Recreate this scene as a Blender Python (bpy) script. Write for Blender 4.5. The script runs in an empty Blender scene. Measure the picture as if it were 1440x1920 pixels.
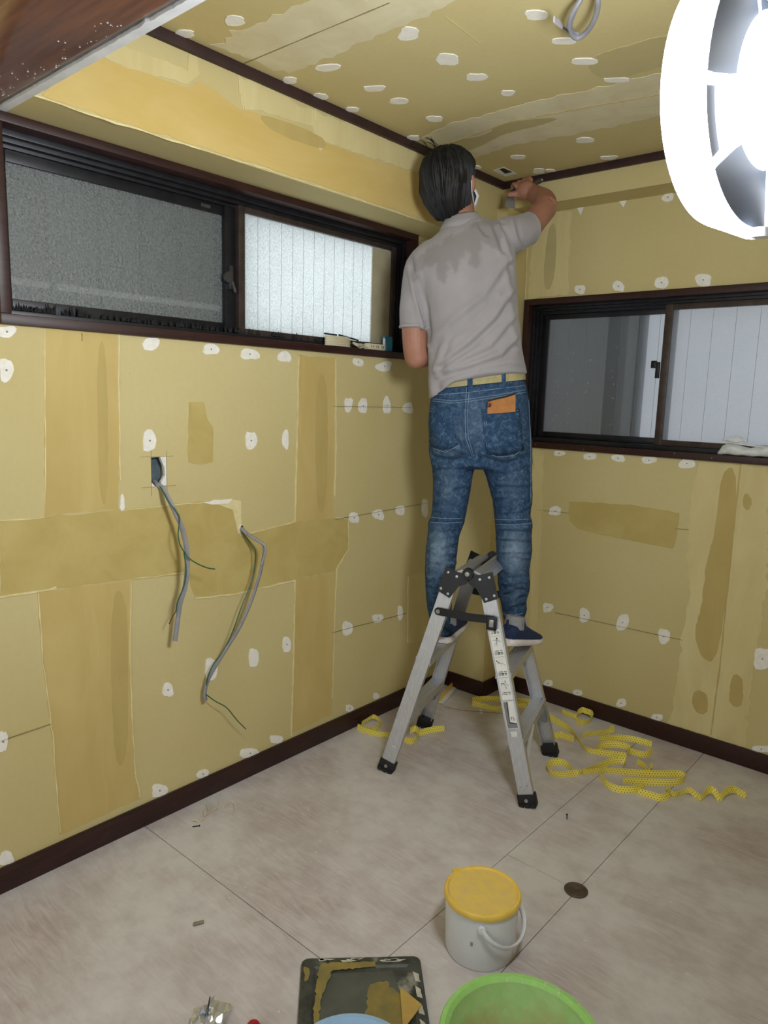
import bpy, bmesh, math, random
import numpy as np
from mathutils import Vector, Matrix

random.seed(7)
scene = bpy.context.scene
COL = scene.collection

# ------------------------------------------------------------------ camera
FPX = 1352.2
CAM = np.array([1.9377, -2.9045, 1.375])
CR = np.array([0.7537, 0.6566, 0.0286])
CU = np.array([-0.1260, 0.1016, 0.9868])
CF = np.array([-0.6451, 0.7473, -0.1593])
CF = CF / np.linalg.norm(CF)
CR = CR - CF * (CR @ CF); CR = CR / np.linalg.norm(CR)
CU = np.cross(CR, CF)
cam_data = bpy.data.cameras.new('camera')
cam_data.sensor_fit = 'HORIZONTAL'
cam_data.sensor_width = 36.0
cam_data.lens = FPX / 1440.0 * 36.0
cam_data.clip_start = 0.02
cam = bpy.data.objects.new('camera', cam_data)
COL.objects.link(cam)
cam.matrix_world = Matrix(((CR[0], CU[0], -CF[0], CAM[0]), (CR[1], CU[1], -CF[1], CAM[1]),
                           (CR[2], CU[2], -CF[2], CAM[2]), (0, 0, 0, 1)))
scene.camera = cam

# ------------------------------------------------------------------ sky and exposure
world = bpy.data.worlds.new('overcast_sky')
scene.world = world
world.use_nodes = True
wn = world.node_tree.nodes
wn['Background'].inputs['Color'].default_value = (0.90, 0.95, 1.0, 1)
wn['Background'].inputs['Strength'].default_value = 1.3
scene.view_settings.view_transform = 'Standard'
scene.view_settings.look = 'None'
scene.view_settings.gamma = 1.0
scene.view_settings.use_curve_mapping = False
scene.view_settings.exposure = 0.52
LAMP_DISC = 70.0      # strength of the work lamp's front diffuser
LAMP_BAND = 60.0      # strength of its glowing side band

# ------------------------------------------------------------------ measured room (metres)
ROOM_H = 2.281
BX, BY = 0.166, 0.139          # how far the boxed-in soffits stand off the walls
ZB1, ZB2 = 2.023, 2.169        # undersides of the soffits
PX, PY = 0.218, 0.173          # corner pillar
HB = 0.073                     # baseboard height
YF = -2.125                    # near edge of the room (lintel)
XR = 2.75                      # right wall
YBK = -4.6                     # far end of the room the camera stands in

def ray(q):
    return CF + CR * (q[0] - 720) / FPX - CU * (q[1] - 960) / FPX
def on(q, axis, val):
    v = ray(q); t = (val - CAM[axis]) / v[axis]
    return CAM + t * v
MF = np.array([-0.6532, 0.7572, 0.0])   # horizontal direction the worker faces (roughly)
MR = np.array([0.7572, 0.6532, 0.0])
M0 = np.array([0.5285, -0.722, 0.0])    # plan centre of the step ladder
def at(q, b):
    """point on the upright plane b metres in front of the ladder centre"""
    v = ray(q); t = ((M0 - CAM) @ MF + b) / (v @ MF)
    return CAM + t * v
def proj(X):
    v = np.asarray(X, float) - CAM
    z = v @ CF
    return np.stack([720 + FPX * (v @ CR) / z, 960 - FPX * (v @ CU) / z], -1)

# ------------------------------------------------------------------ helpers
def lin(c):
    out = []
    for x in c[:3]:
        x = x / 255.0
        out.append(x / 12.92 if x <= 0.04045 else ((x + 0.055) / 1.055) ** 2.4)
    return (out[0], out[1], out[2], 1.0)

class NT:
    """small node-tree builder"""
    def __init__(self, name):
        self.m = bpy.data.materials.new(name); self.m.use_nodes = True
        self.t = self.m.node_tree; self.n = self.t.nodes; self.l = self.t.links
        self.bsdf = self.n['Principled BSDF']; self.out = self.n['Material Output']
    def node(self, kind, **kw):
        nd = self.n.new(kind)
        for k, v in kw.items():
            if hasattr(nd, k): setattr(nd, k, v)
            else: nd.inputs[k.replace('_', ' ')].default_value = v
        return nd
    def link(self, a, b): self.l.new(a, b)
    def coord(self, scale=(1, 1, 1), kind='Object', rot=(0, 0, 0)):
        tc = self.n.new('ShaderNodeTexCoord'); mp = self.n.new('ShaderNodeMapping')
        mp.inputs['Scale'].default_value = scale; mp.inputs['Rotation'].default_value = rot
        self.link(tc.outputs[kind], mp.inputs['Vector']); return mp.outputs['Vector']
    def noise(self, vec, scale, detail=4, rough=0.55, dist=0.0):
        nd = self.n.new('ShaderNodeTexNoise')
        nd.inputs['Scale'].default_value = scale; nd.inputs['Detail'].default_value = detail
        nd.inputs['Roughness'].default_value = rough; nd.inputs['Distortion'].default_value = dist
        self.link(vec, nd.inputs['Vector']); return nd.outputs['Fac']
    def ramp(self, fac, stops):
        nd = self.n.new('ShaderNodeValToRGB'); e = nd.color_ramp.elements
        while len(e) < len(stops): e.new(0.5)
        for el, (p, c) in zip(e, stops): el.position = p; el.color = lin(c)
        self.link(fac, nd.inputs['Fac']); return nd.outputs['Color']
    def mix(self, fac, a, b, mode='MIX'):
        nd = self.n.new('ShaderNodeMix'); nd.data_type = 'RGBA'; nd.blend_type = mode
        if isinstance(fac, (int, float)): nd.inputs[0].default_value = fac
        else: self.link(fac, nd.inputs[0])
        for i, v in ((6, a), (7, b)):
            if isinstance(v, tuple): nd.inputs[i].default_value = lin(v)
            else: self.link(v, nd.inputs[i])
        return nd.outputs[2]
    def maprange(self, v, a, b, c=0.0, d=1.0):
        nd = self.n.new('ShaderNodeMapRange'); nd.inputs[1].default_value = a; nd.inputs[2].default_value = b
        nd.inputs[3].default_value = c; nd.inputs[4].default_value = d
        self.link(v, nd.inputs[0]); return nd.outputs[0]
    def color(self, c):
        if isinstance(c, tuple): self.bsdf.inputs['Base Color'].default_value = lin(c)
        else: self.link(c, self.bsdf.inputs['Base Color'])
    def set(self, rough=None, metal=None, coat=None, spec=None, sheen=None):
        i = self.bsdf.inputs
        if rough is not None:
            if isinstance(rough, (int, float)): i['Roughness'].default_value = rough
            else: self.link(rough, i['Roughness'])
        if metal is not None: i['Metallic'].default_value = metal
        if coat is not None: i['Coat Weight'].default_value = coat; i['Coat Roughness'].default_value = 0.12
        if spec is not None: i['Specular IOR Level'].default_value = spec
        if sheen is not None: i['Sheen Weight'].default_value = sheen
    def bump(self, fac, strength=0.3, dist=0.01):
        nd = self.n.new('ShaderNodeBump'); nd.inputs['Strength'].default_value = strength
        nd.inputs['Distance'].default_value = dist
        self.link(fac, nd.inputs['Height']); self.link(nd.outputs['Normal'], self.bsdf.inputs['Normal'])
        return nd.outputs['Normal']

def simple(name, c1, c2=None, rough=0.5, metal=0.0, scale=20.0, bump=0.0, coat=None, stretch=(1, 1, 1), lo=0.35, hi=0.65, bdist=0.004):
    m = NT(name); v = m.coord(stretch); f = m.noise(v, scale)
    if c2 is None: c2 = tuple(max(0, int(x * 0.9)) for x in c1)
    m.color(m.ramp(f, [(lo, c1), (hi, c2)])); m.set(rough=rough, metal=metal, coat=coat)
    if bump: m.bump(f, bump, bdist)
    return m.m

class MB:
    """collects shapes into one mesh"""
    def __init__(self): self.bm = bmesh.new()
    def box(self, lo, hi, bevel=0.0, mat=None):
        lo = Vector(lo); hi = Vector(hi); c = (lo + hi) / 2; s = hi - lo
        M = Matrix.Translation(c) @ Matrix.Diagonal((abs(s.x), abs(s.y), abs(s.z), 1))
        if mat is not None: M = mat @ M
        g = bmesh.ops.create_cube(self.bm, size=1.0, matrix=M)
        if bevel:
            es = list({e for v in g['verts'] for e in v.link_edges})
            bmesh.ops.bevel(self.bm, geom=es, offset=bevel, segments=2, affect='EDGES', profile=0.6)
        return self
    def tube(self, pts, r, seg=8, cap=True, flat=1.0, up=None):
        pts = [Vector(p) for p in pts]; n = len(pts)
        rs = r if isinstance(r, (list, tuple)) else [r] * n
        rings = []; prev = None
        for i, p in enumerate(pts):
            t = (pts[min(i + 1, n - 1)] - pts[max(i - 1, 0)])
            if t.length < 1e-9: t = Vector((0, 0, 1))
            t.normalize()
            if prev is None:
                u = Vector(up) if up is not None else (Vector((0, 0, 1)) if abs(t.z) < 0.9 else Vector((1, 0, 0)))
            else: u = prev
            u = (u - t * u.dot(t))
            if u.length < 1e-6: u = t.orthogonal()
            u.normalize(); w = t.cross(u); prev = u
            rings.append([self.bm.verts.new(p + (u * math.cos(a) + w * math.sin(a) * flat) * rs[i])
                          for a in (2 * math.pi * k / seg for k in range(seg))])
        self._skin(rings, cap); return self
    def _skin(self, rings, cap=True, closed=False):
        seg = len(rings[0]); m = len(rings)
        for i in range(m if closed else m - 1):
            a = rings[i]; b = rings[(i + 1) % m]
            for k in range(seg):
                try: self.bm.faces.new((a[k], a[(k + 1) % seg], b[(k + 1) % seg], b[k]))
                except ValueError: pass
        if cap and not closed:
            try:
                self.bm.faces.new(list(reversed(rings[0]))); self.bm.faces.new(rings[-1])
            except ValueError: pass
    def loft(self, rings, cap=True):
        """rings: lists of points"""
        self._skin([[self.bm.verts.new(Vector(p)) for p in ring] for ring in rings], cap); return self
    def lathe(self, prof, center=(0, 0, 0), axis=(0, 0, 1), seg=32, closed=False, cap=True, squash=1.0):
        ax = Vector(axis).normalized(); u = ax.orthogonal().normalized(); w = ax.cross(u); c = Vector(center)
        rings = []
        for (rr, h) in prof:
            rings.append([self.bm.verts.new(c + ax * h + (u * math.cos(a) + w * math.sin(a) * squash) * max(rr, 1e-5))
                          for a in (2 * math.pi * k / seg for k in range(seg))])
        self._skin(rings, cap, closed); return self
    def prism(self, poly, n, h):
        """poly of 3-D points, extruded h along n"""
        n = Vector(n).normalized()
        a = [self.bm.verts.new(Vector(p)) for p in poly]; b = [self.bm.verts.new(Vector(p) + n * h) for p in poly]
        self._skin([a, b], True); return self
    def ribbon(self, pts, wdirs, width, thick=0.0004):
        """thin flat strip through pts; wdirs gives the width direction"""
        pts = [Vector(p) for p in pts]; n = len(pts); rings = []
        for i, p in enumerate(pts):
            t = (pts[min(i + 1, n - 1)] - pts[max(i - 1, 0)]).normalized()
            w = Vector(wdirs[i]); w = (w - t * w.dot(t)).normalized(); nn = t.cross(w)
            rings.append([self.bm.verts.new(p + w * s * width / 2 + nn * q * thick / 2) for s, q in ((-1, -1), (1, -1), (1, 1), (-1, 1))])
        self._skin(rings, True); return self
    def build(self, name, mat, parent=None, smooth=True, angle=40):
        bmesh.ops.recalc_face_normals(self.bm, faces=self.bm.faces[:])
        me = bpy.data.meshes.new(name); self.bm.to_mesh(me); self.bm.free()
        return mobj(name, me, mat, parent, smooth, angle)

def mobj(name, me, mat, parent=None, smooth=True, angle=40):
    if mat is not None and len(me.materials) == 0: me.materials.append(mat)
    if smooth:
        me.polygons.foreach_set('use_smooth', [True] * len(me.polygons))
        me.set_sharp_from_angle(angle=math.radians(angle))
    o = bpy.data.objects.new(name, me); COL.objects.link(o)
    if parent is not None: o.parent = parent
    return o

def tag(o, label, cat, group=None, kind=None):
    o['label'] = label; o['category'] = cat
    if group: o['group'] = group
    if kind: o['kind'] = kind
    return o
def struct(o, label=None):
    o['kind'] = 'structure'
    if label: o['label'] = label
    return o
def empty(name, loc=(0, 0, 0)):
    o = bpy.data.objects.new(name, None); o.empty_display_size = 0.05; COL.objects.link(o); o.location = loc
    return o
def thing(name, label, cat, group=None):
    return tag(empty(name), label, cat, group)
def spline(pts, n=8):
    """Catmull-Rom through pts"""
    P = [np.asarray(p, float) for p in pts]; P = [2 * P[0] - P[1]] + P + [2 * P[-1] - P[-2]]; out = []
    for i in range(1, len(P) - 2):
        for k in range(n):
            t = k / n; a, b, c, d = P[i - 1], P[i], P[i + 1], P[i + 2]
            out.append(0.5 * ((2 * b) + (c - a) * t + (2 * a - 5 * b + 4 * c - d) * t * t + (3 * b - a - 3 * c + d) * t ** 3))
    out.append(P[-2]); return out

# ------------------------------------------------------------------ materials for the setting
def board_mat():
    m = NT('plasterboard'); v = m.coord()
    big = m.noise(v, 1.6, 3, 0.5); fine = m.noise(v, 60, 3, 0.6)
    c = m.ramp(big, [(0.3, (208, 195, 145)), (0.7, (202, 186, 132))])
    c = m.mix(m.maprange(fine, 0.3, 0.8, 0, 0.18), c, (182, 168, 118))
    m.color(c); m.set(rough=0.78, spec=0.25); m.bump(fine, 0.05, 0.002); return m.m
M_BOARD = board_mat()
def putty_mat(name, a, b, streak=(1, 1, 0.25), edge=None):
    m = NT(name); v = m.coord(streak)
    f = m.noise(v, 9, 5, 0.6, 0.6)
    m.color(m.ramp(f, [(0.35, a), (0.65, b)])); m.set(rough=0.72, spec=0.3); m.bump(f, 0.08, 0.003); return m.m
M_WET = putty_mat('putty_damp_ochre', (204, 182, 120), (194, 170, 106))
M_WET2 = putty_mat('putty_damp_olive', (197, 178, 114), (186, 165, 100), (1, 1, 1))
M_DRY = putty_mat('putty_dry_cream', (219, 206, 155), (208, 192, 138))
M_DRY2 = putty_mat('putty_ceiling_cream', (224, 216, 184), (212, 202, 166), (1, 1, 1))
M_EDGE = simple('putty_edge_cream', (229, 217, 168), (216, 201, 148), rough=0.7, scale=30)
M_STAIN = putty_mat('putty_stain', (193, 172, 110), (184, 162, 100), (1, 1, .4))
M_STAIN2 = putty_mat('putty_faint_stain', (192, 180, 132), (186, 173, 124), (1, 1, 1))
def dab_mat():
    m = NT('filler_white'); v = m.coord(); f = m.noise(v, 55, 4, 0.6)
    m.color(m.ramp(f, [(0.3, (246, 244, 238)), (0.75, (232, 228, 216))])); m.set(rough=0.7); m.bump(f, 0.15, 0.002); return m.m
M_DAB = dab_mat()
M_SCREW = simple('screw_spot_grey', (150, 146, 135), rough=0.6)
M_PENCIL = simple('pencil_line', (150, 137, 94), rough=0.8)
def dark_wood():
    m = NT('dark_stained_wood'); v = m.coord((30, 2.5, 30)); f = m.noise(v, 3, 5, 0.6, 0.4)
    g = m.noise(m.coord(), 14, 4)
    c = m.ramp(f, [(0.3, (60, 32, 27)), (0.7, (38, 20, 18))])
    c = m.mix(m.maprange(g, 0.6, 0.85, 0, 0.3), c, (84, 64, 56))
    m.color(c); m.set(rough=0.42, spec=0.4); m.bump(f, 0.1, 0.002); return m.m
M_WOOD = dark_wood()
def lintel_mat():
    m = NT('varnished_lintel'); v = m.coord((2, 30, 30)); f = m.noise(v, 3, 4, 0.5)
    m.color(m.ramp(f, [(0.3, (140, 84, 46)), (0.7, (100, 56, 34))])); m.set(rough=0.28, coat=0.5)
    m.bump(m.noise(m.coord(), 25, 3), 0.12, 0.004); return m.m
M_LINTEL = lintel_mat()
M_CORNICE = simple('cornice_wood', (58, 34, 34), (44, 25, 27), rough=0.55, scale=12)
M_STRIP = simple('white_edge_tape', (236, 238, 242), (215, 219, 226), rough=0.5, scale=15)
M_GAP = simple('grey_gap', (120, 118, 118), (96, 94, 96), rough=0.7)
def floor_mat():
    m = NT('dusty_plywood'); v = m.coord((1.0, 6.0, 1.0), rot=(0, 0, 0.25))
    grain = m.noise(v, 7, 6, 0.62, 1.8); dust = m.noise(m.coord(), 2.2, 4, 0.6); spot = m.noise(m.coord(), 90, 3, 0.7)
    mott = m.noise(m.coord(), 11, 5, 0.65)
    c = m.ramp(grain, [(0.3, (174, 161, 160)), (0.7, (204, 196, 196))])
    c = m.mix(m.maprange(dust, 0.36, 0.6, 0, 0.85), c, (214, 212, 213))
    c = m.mix(m.maprange(mott, 0.45, 0.75, 0, 0.45), c, (164, 150, 148))
    c = m.mix(m.maprange(spot, 0.7, 0.82, 0, 0.7), c, (222, 216, 206))
    m.color(c); m.set(rough=0.7, spec=0.25); m.bump(grain, 0.08, 0.002); return m.m
M_FLOOR = floor_mat()
M_SOFF = putty_mat('putty_soffit_ochre', (213, 188, 122), (205, 177, 106), (1, .3, 1))
M_PLAIN = simple('neutral_plaster', (196, 188, 165), (186, 178, 156), rough=0.85, scale=4)
M_ALU = simple('dark_aluminium', (36, 36, 41), (26, 26, 31), rough=0.38, metal=0.35, scale=30)
M_ALU2 = simple('bronze_aluminium', (78, 66, 60), (62, 53, 50), rough=0.4, metal=0.35, scale=30)
from mathutils.geometry import tessellate_polygon
# ------------------------------------------------------------------ the setting
def frame_of(axis, val, nsign):
    n = [0, 0, 0]; n[axis] = nsign; return axis, val, Vector(n)
def panel_box(name, lo, hi, mat, label=None):
    o = MB().box(lo, hi).build(name, mat, smooth=False); return struct(o, label)

# floor: a sub-floor with plywood sheets, joints left open between them
floor = panel_box('floor', (-0.2, YBK, -0.05), (XR + 0.1, 0.2, -0.012), M_GAP)
G = 0.0011
ycut = -1.79; xa, xb = 0.93, 1.163
sheets = [(0.0, xa, YBK, ycut), (0.0, xa, ycut, 0.0), (xa, xb, YBK, -1.115), (xa, xb, -1.115, 0.0),
          (xb, 2.07, YBK, -2.3), (xb, 2.07, -2.3, 0.0), (2.07, XR, YBK, 0.0)]
for (x0, x1, y0, y1) in sheets:
    MB().box((x0 + G, y0 + G, -0.012), (x1 - G, y1 - G, 0.0)).build('plywood_sheet', M_FLOOR, floor, smooth=False)

# left wall with the hole cut for an outlet
HY0, HY1 = on((283, 880), 0, 0)[1], on((312, 880), 0, 0)[1]; HZ1, HZ0 = on((297, 857), 0, 0)[2], on((299, 911), 0, 0)[2]
mb = MB(); mb.box((-0.06, YBK, 0), (0, HY0, 1.53)); mb.box((-0.06, HY1, 0), (0, 0, 1.53)); mb.box((-0.06, HY0, 0), (0, HY1, HZ0)); mb.box((-0.06, HY0, HZ1), (0, HY1, 1.53))
wall_left = struct(mb.build('wall_left', M_BOARD, smooth=False))
mb = MB(); mb.box((-0.058, HY0 - 0.004, HZ0 - 0.004), (-0.030, HY1 + 0.004, HZ1 + 0.004)); mb.build('outlet_box_back', simple('galvanised_blue_grey', (112, 128, 138), (92, 108, 120), rough=0.4, metal=0.4, scale=25), wall_left, smooth=False)
M_GYP = simple('torn_gypsum', (238, 238, 236), (222, 222, 220), rough=0.8, scale=60)
MB().prism([(-0.012, HY1, HZ1), (-0.012, HY1 - 0.020, HZ1), (-0.012, HY1 - 0.013, HZ1 - 0.018), (-0.012, HY1 - 0.007, HZ1 - 0.030), (-0.012, HY1 - 0.004, HZ1 - 0.06), (-0.012, HY1 - 0.005, HZ0 + 0.03), (-0.012, HY1 - 0.018, HZ0 + 0.012), (-0.012, HY1 - 0.02, HZ0), (-0.012, HY1, HZ0)], (1, 0, 0), 0.0115).build('torn_edge', M_GYP, wall_left, smooth=False)
MB().prism([(-0.012, HY0, HZ0), (-0.012, HY0 + 0.012, HZ0), (-0.012, HY0 + 0.004, HZ0 + 0.010), (-0.012, HY0, HZ0 + 0.010)], (1, 0, 0), 0.0115).build('torn_edge', M_GYP, wall_left, smooth=False)
wl2 = panel_box('wall_left_pier', (-0.06, -0.5, 1.53), (0, 0.0, ROOM_H), M_BOARD)
wl3 = panel_box('wall_left_header', (-0.12, YBK, 2.023), (0, -0.5, ROOM_H), M_BOARD)
wl4 = panel_box('wall_left_near', (-0.06, YBK, 1.53), (0, -2.142, 2.023), M_BOARD)
wall_back = panel_box('wall_back', (-0.1, 0, 0), (XR, 0.06, 1.17), M_BOARD)
wb2 = panel_box('wall_back_upper', (-0.1, 0, 1.81), (XR, 0.06, ROOM_H), M_BOARD)
wb3 = panel_box('wall_back_side', (-0.1, 0, 1.17), (0.228, 0.06, 1.81), M_BOARD)
wb4 = panel_box('wall_back_end', (1.92, 0, 1.17), (XR, 0.06, 1.81), M_BOARD)
wall_right = panel_box('wall_right', (XR, YBK, 0), (XR + 0.06, 0.06, ROOM_H), M_PLAIN)
# wall behind the photographer, with a tall opening added to let in fill daylight
mb = MB(); mb.box((-0.1, YBK - 0.06, 0), (0.35, YBK, 2.5)); mb.box((2.45, YBK - 0.06, 0), (XR + 0.06, YBK, 2.5)); mb.box((0.35, YBK - 0.06, 0), (2.45, YBK, 0.35)); mb.box((0.35, YBK - 0.06, 2.1), (2.45, YBK, 2.5))
wall_near = struct(mb.build('wall_near', M_PLAIN, smooth=False))
pillar = panel_box('wall_pillar', (0, -PY, 0), (PX, 0, ZB2), M_BOARD)
soffit_left = panel_box('wall_soffit_left', (0, YF, ZB1), (BX, 0, ROOM_H), M_BOARD)
soffit_back = panel_box('wall_soffit_back', (BX, -BY, ZB2), (XR, 0, ROOM_H), M_BOARD)
ceiling = panel_box('ceiling', (-0.1, YF - 0.1, ROOM_H), (XR + 0.06, 0.06, ROOM_H + 0.05), M_BOARD)
ceiling2 = panel_box('ceiling_near', (-0.1, YBK - 0.06, 2.42), (XR + 0.06, YF - 0.1, 2.47), M_PLAIN)

# baseboards and cornices
TB = 0.011
def base(name, lo, hi): return struct(MB().box(lo, hi, 0.0025).build(name, M_WOOD))
base('baseboard_left', (0, YBK, 0), (TB, -PY, HB))
base('baseboard_back', (PX, -TB, 0), (XR, 0, HB))
base('baseboard_pillar', (0, -PY - TB, 0), (PX + TB, -PY, HB))
base('baseboard_pillar_side', (PX, -PY, 0), (PX + TB, -TB, HB))
def cornice(name, lo, hi):
    return struct(MB().box(lo, hi, 0.002).build(name, M_CORNICE))
CH = 0.028
cornice('trim_1', (BX, YF, ROOM_H - CH), (BX + 0.016, -BY, ROOM_H))
cornice('trim_2', (BX, -BY - 0.016, ROOM_H - CH), (XR, -BY, ROOM_H))

# lintel over the opening the photograph is taken through
lintel = struct(MB().box((0.0, -2.315, ZB1 + 0.002), (XR, -2.137, 2.44), 0.006).build('trim_3', M_LINTEL))
gap = MB().box((0.0, -2.137, ZB1 + 0.006), (XR, -2.128, 2.30)).build('shadow_gap_strip', M_GAP, lintel, smooth=False)  # solid grey strip drawn for the shadow gap beside the white edge
# ragged white edge strip along the lintel's far edge
mb = MB(); xs = np.arange(0.0, XR, 0.012); ring = []
rs = random.Random(3)
for x in xs:
    j = rs.uniform(-0.0012, 0.0012) + (0.004 if rs.random() < 0.03 else 0)
    ring.append([(x, -2.128 - j, ZB1 - 0.001), (x, -2.108, ZB1 - 0.001), (x, -2.108, ZB1 + 0.02), (x, -2.128, ZB1 + 0.02)])
mb.loft(ring).build('white_edge_strip', M_STRIP, lintel, smooth=False)
rs = random.Random(5)
M_DROP = simple('fleck_white', (238, 235, 230), rough=0.3)  # small white flecks scattered over the lintel's underside
for k in range(46):
    x = rs.uniform(0.05, 0.62); y = -2.14 - abs(rs.gauss(0.012, 0.03))
    if y < -2.30: continue
    s = rs.uniform(0.0008, 0.0022)
    MB().lathe([(s * 0.2, -s * 0.5), (s, 0.0), (s * .8, 0.002)], (x, y, ZB1 + 0.002), (0, 0, 1), 6).build('white_fleck', M_DROP, lintel)

# ------------------------------------------------------------------ putty, drawn on the boards as thin raised skins
SKIN = [0]
def outline(pts, jit, rs, step=0.02):
    """subdivide a closed 2-D outline and roughen it"""
    out = []; n = len(pts)
    for i in range(n):
        a = np.array(pts[i], float); b = np.array(pts[(i + 1) % n], float); L = np.linalg.norm(b - a)
        k = max(1, int(L / step)); nrm = np.array([-(b - a)[1], (b - a)[0]]) / max(L, 1e-9)
        for j in range(k):
            p = a + (b - a) * j / k
            out.append(p + nrm * rs.gauss(0, jit))
    return out
def skin(name, plane, pts2, mat, parent, h=0.0009, label=None, strip=False):
    """plane: 'L' (x=val), 'B' (y=val), 'C' (z=val, seen from below)"""
    kind, val = plane; SKIN[0] += 1; h = h + 0.00004 * (SKIN[0] % 40)
    bm = bmesh.new(); pts = []
    for (a, b) in pts2:
        if kind == 'L': p = (val, a, b); n = Vector((1, 0, 0))
        elif kind == 'B': p = (a, val, b); n = Vector((0, -1, 0))
        else: p = (a, b, val); n = Vector((0, 0, -1))
        pts.append(Vector(p))
    lo = [bm.verts.new(p) for p in pts]; hi = [bm.verts.new(p + n * h) for p in pts]
    m = len(pts)
    if strip:
        k = m // 2
        top = [bm.faces.new((hi[i], hi[i + 1], hi[m - 2 - i], hi[m - 1 - i])) for i in range(k - 1)]
    else:
        top = []
        flat = [Vector((q[0], q[1], 0)) for q in pts2]
        for tri in tessellate_polygon([flat]):
            try: top.append(bm.faces.new([hi[i] for i in tri]))
            except ValueError: pass
    for k in range(m):
        bm.faces.new((lo[k], lo[(k + 1) % m], hi[(k + 1) % m], hi[k]))
    bm.normal_update()
    for f in top:
        if f.normal.dot(n) < 0: f.normal_flip()
    # outward check
    me = bpy.data.meshes.new(name); bm.to_mesh(me); bm.free()
    o = mobj(name, me, mat, parent, smooth=False)
    if label: o['label'] = label
    return o
def px2(plane, q):
    kind, val = plane; ax = {'L': 0, 'B': 1, 'C': 2}[kind]; X = on(q, ax, val)
    return {'L': (X[1], X[2]), 'B': (X[0], X[2]), 'C': (X[0], X[1])}[kind]
def band(name, plane, pixels, mat, parent, jit=0.002, h=0.0009, seed=1, label=None):
    rs = random.Random(seed); pts = [px2(plane, q) for q in pixels]
    if name == 'putty_patch' and mat in (M_STAIN, M_STAIN2):       # rounded, soft-cornered stain
        Q = [np.array(p, float) for p in pts]
        for _ in range(3): Q = [v for a, b in zip(Q, Q[1:] + Q[:1]) for v in (a * .75 + b * .25, a * .25 + b * .75)]
        pts = [tuple(q) for q in Q]; jit = jit * 0.35
    return skin(name, plane, outline(pts, jit, rs), mat, parent, h, label)
def dab(plane, q, w, hgt, parent, seed, screw=True):
    """blob of white filler over a screw head"""
    rs = random.Random(seed); c = np.array(px2(plane, q))
    ex = np.array(px2(plane, (q[0] + w / 2, q[1]))) - c; ey = np.array(px2(plane, (q[0], q[1] + hgt / 2))) - c
    n = 14; ph = rs.uniform(0, 6); pts = []
    k2, k3 = rs.uniform(0.0, 0.16), rs.uniform(0.0, 0.13)
    for i in range(n):
        t = 2 * math.pi * i / n
        r = 1 + k2 * math.cos(2 * t + ph) + k3 * math.cos(3 * t + 2 * ph) + rs.gauss(0, 0.05)
        ct, st = math.cos(t), math.sin(t)
        r /= (abs(ct) ** 3 + abs(st) ** 3) ** (1 / 3.0)
        pts.append(c + ex * ct * r + ey * st * r)
    o = skin('filler_dab', plane, pts, M_DAB, parent, 0.0016)
    if screw:
        s = [c + 0.0028 * np.array([math.cos(a), math.sin(a)]) + np.array([rs.uniform(-.003, .003), rs.uniform(-.003, .003)]) * 0 for a in np.linspace(0, 2 * math.pi, 7)[:-1]]
        skin('screw_spot', plane, s, M_SCREW, parent, 0.0036)
    return o
def streak(plane, pixels, width, mat, parent, name, seed=0, jit=0.001, h=0.0022):
    """narrow raised line through pixel positions"""
    rs = random.Random(seed); P = [np.array(px2(plane, q)) for q in pixels]; Q = []
    for a, b in zip(P[:-1], P[1:]):
        k = max(1, int(np.linalg.norm(b - a) / 0.03))
        for j in range(k): Q.append(a + (b - a) * j / k)
    Q.append(P[-1]); L = []; R = []
    for i, p in enumerate(Q):
        t = Q[min(i + 1, len(Q) - 1)] - Q[max(i - 1, 0)]; t = t / (np.linalg.norm(t) + 1e-9); n = np.array([-t[1], t[0]])
        w = width * rs.uniform(0.4, 1.2); o = rs.gauss(0, jit)
        L.append(p + n * (o + w / 2)); R.append(p + n * (o - w / 2))
    return skin(name, plane, L + R[::-1], mat, parent, h, None, True)
LW = ('L', 0.0); BW = ('B', 0.0); CL = ('C', ROOM_H); SL = ('L', BX); SB = ('B', -BY)

# left wall: bands over the board joints
band('putty_band', LW, [(84, 616), (222, 626), (224, 760), (222, 955), (160, 958), (84, 970), (83, 800)], M_WET, wall_left, 0.0015, seed=11)
band('putty_band', LW, [(0, 976), (84, 970), (222, 957), (330, 945), (434, 937), (444, 950), (450, 1004), (552, 977), (628, 971), (652, 975), (653, 1030), (632, 1060), (628, 1070), (560, 1086), (440, 1114), (366, 1121), (350, 1076), (245, 1086), (90, 1106), (0, 1119)], M_WET2, wall_left, 0.0015, seed=12)
band('putty_band', LW, [(70, 1110), (245, 1088), (243, 1250), (251, 1440), (262, 1497), (112, 1566), (98, 1380), (80, 1240)], M_WET, wall_left, 0.0018, seed=13)
band('putty_band', LW, [(560, 666), (628, 671), (626, 820), (625, 972), (553, 978), (556, 820)], M_WET, wall_left, 0.0018, seed=14)
band('putty_band', LW, [(553, 1088), (628, 1072), (625, 1200), (622, 1338), (545, 1376), (549, 1250)], M_WET, wall_left, 0.0018, seed=15)
band('putty_patch', LW, [(354, 754), (382, 754), (390, 790), (399, 800), (399, 866), (376, 872), (352, 866)], M_WET2, wall_left, 0.0012, seed=16)
band('putty_patch', LW, [(765, 1080), (800, 1072), (800, 1200), (764, 1206)], M_DRY, wall_left, 0.001, seed=17)
band('putty_patch', LW, [(180, 640), (200, 640), (204, 940), (186, 950)], M_STAIN, wall_left, 0.002, seed=18)
band('putty_patch', LW, [(205, 1110), (238, 1105), (240, 1300), (238, 1430), (212, 1440)], M_STAIN, wall_left, 0.003, seed=19)
band('putty_patch', LW, [(590, 700), (616, 702), (612, 960), (592, 962)], M_STAIN, wall_left, 0.002, seed=20)
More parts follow.
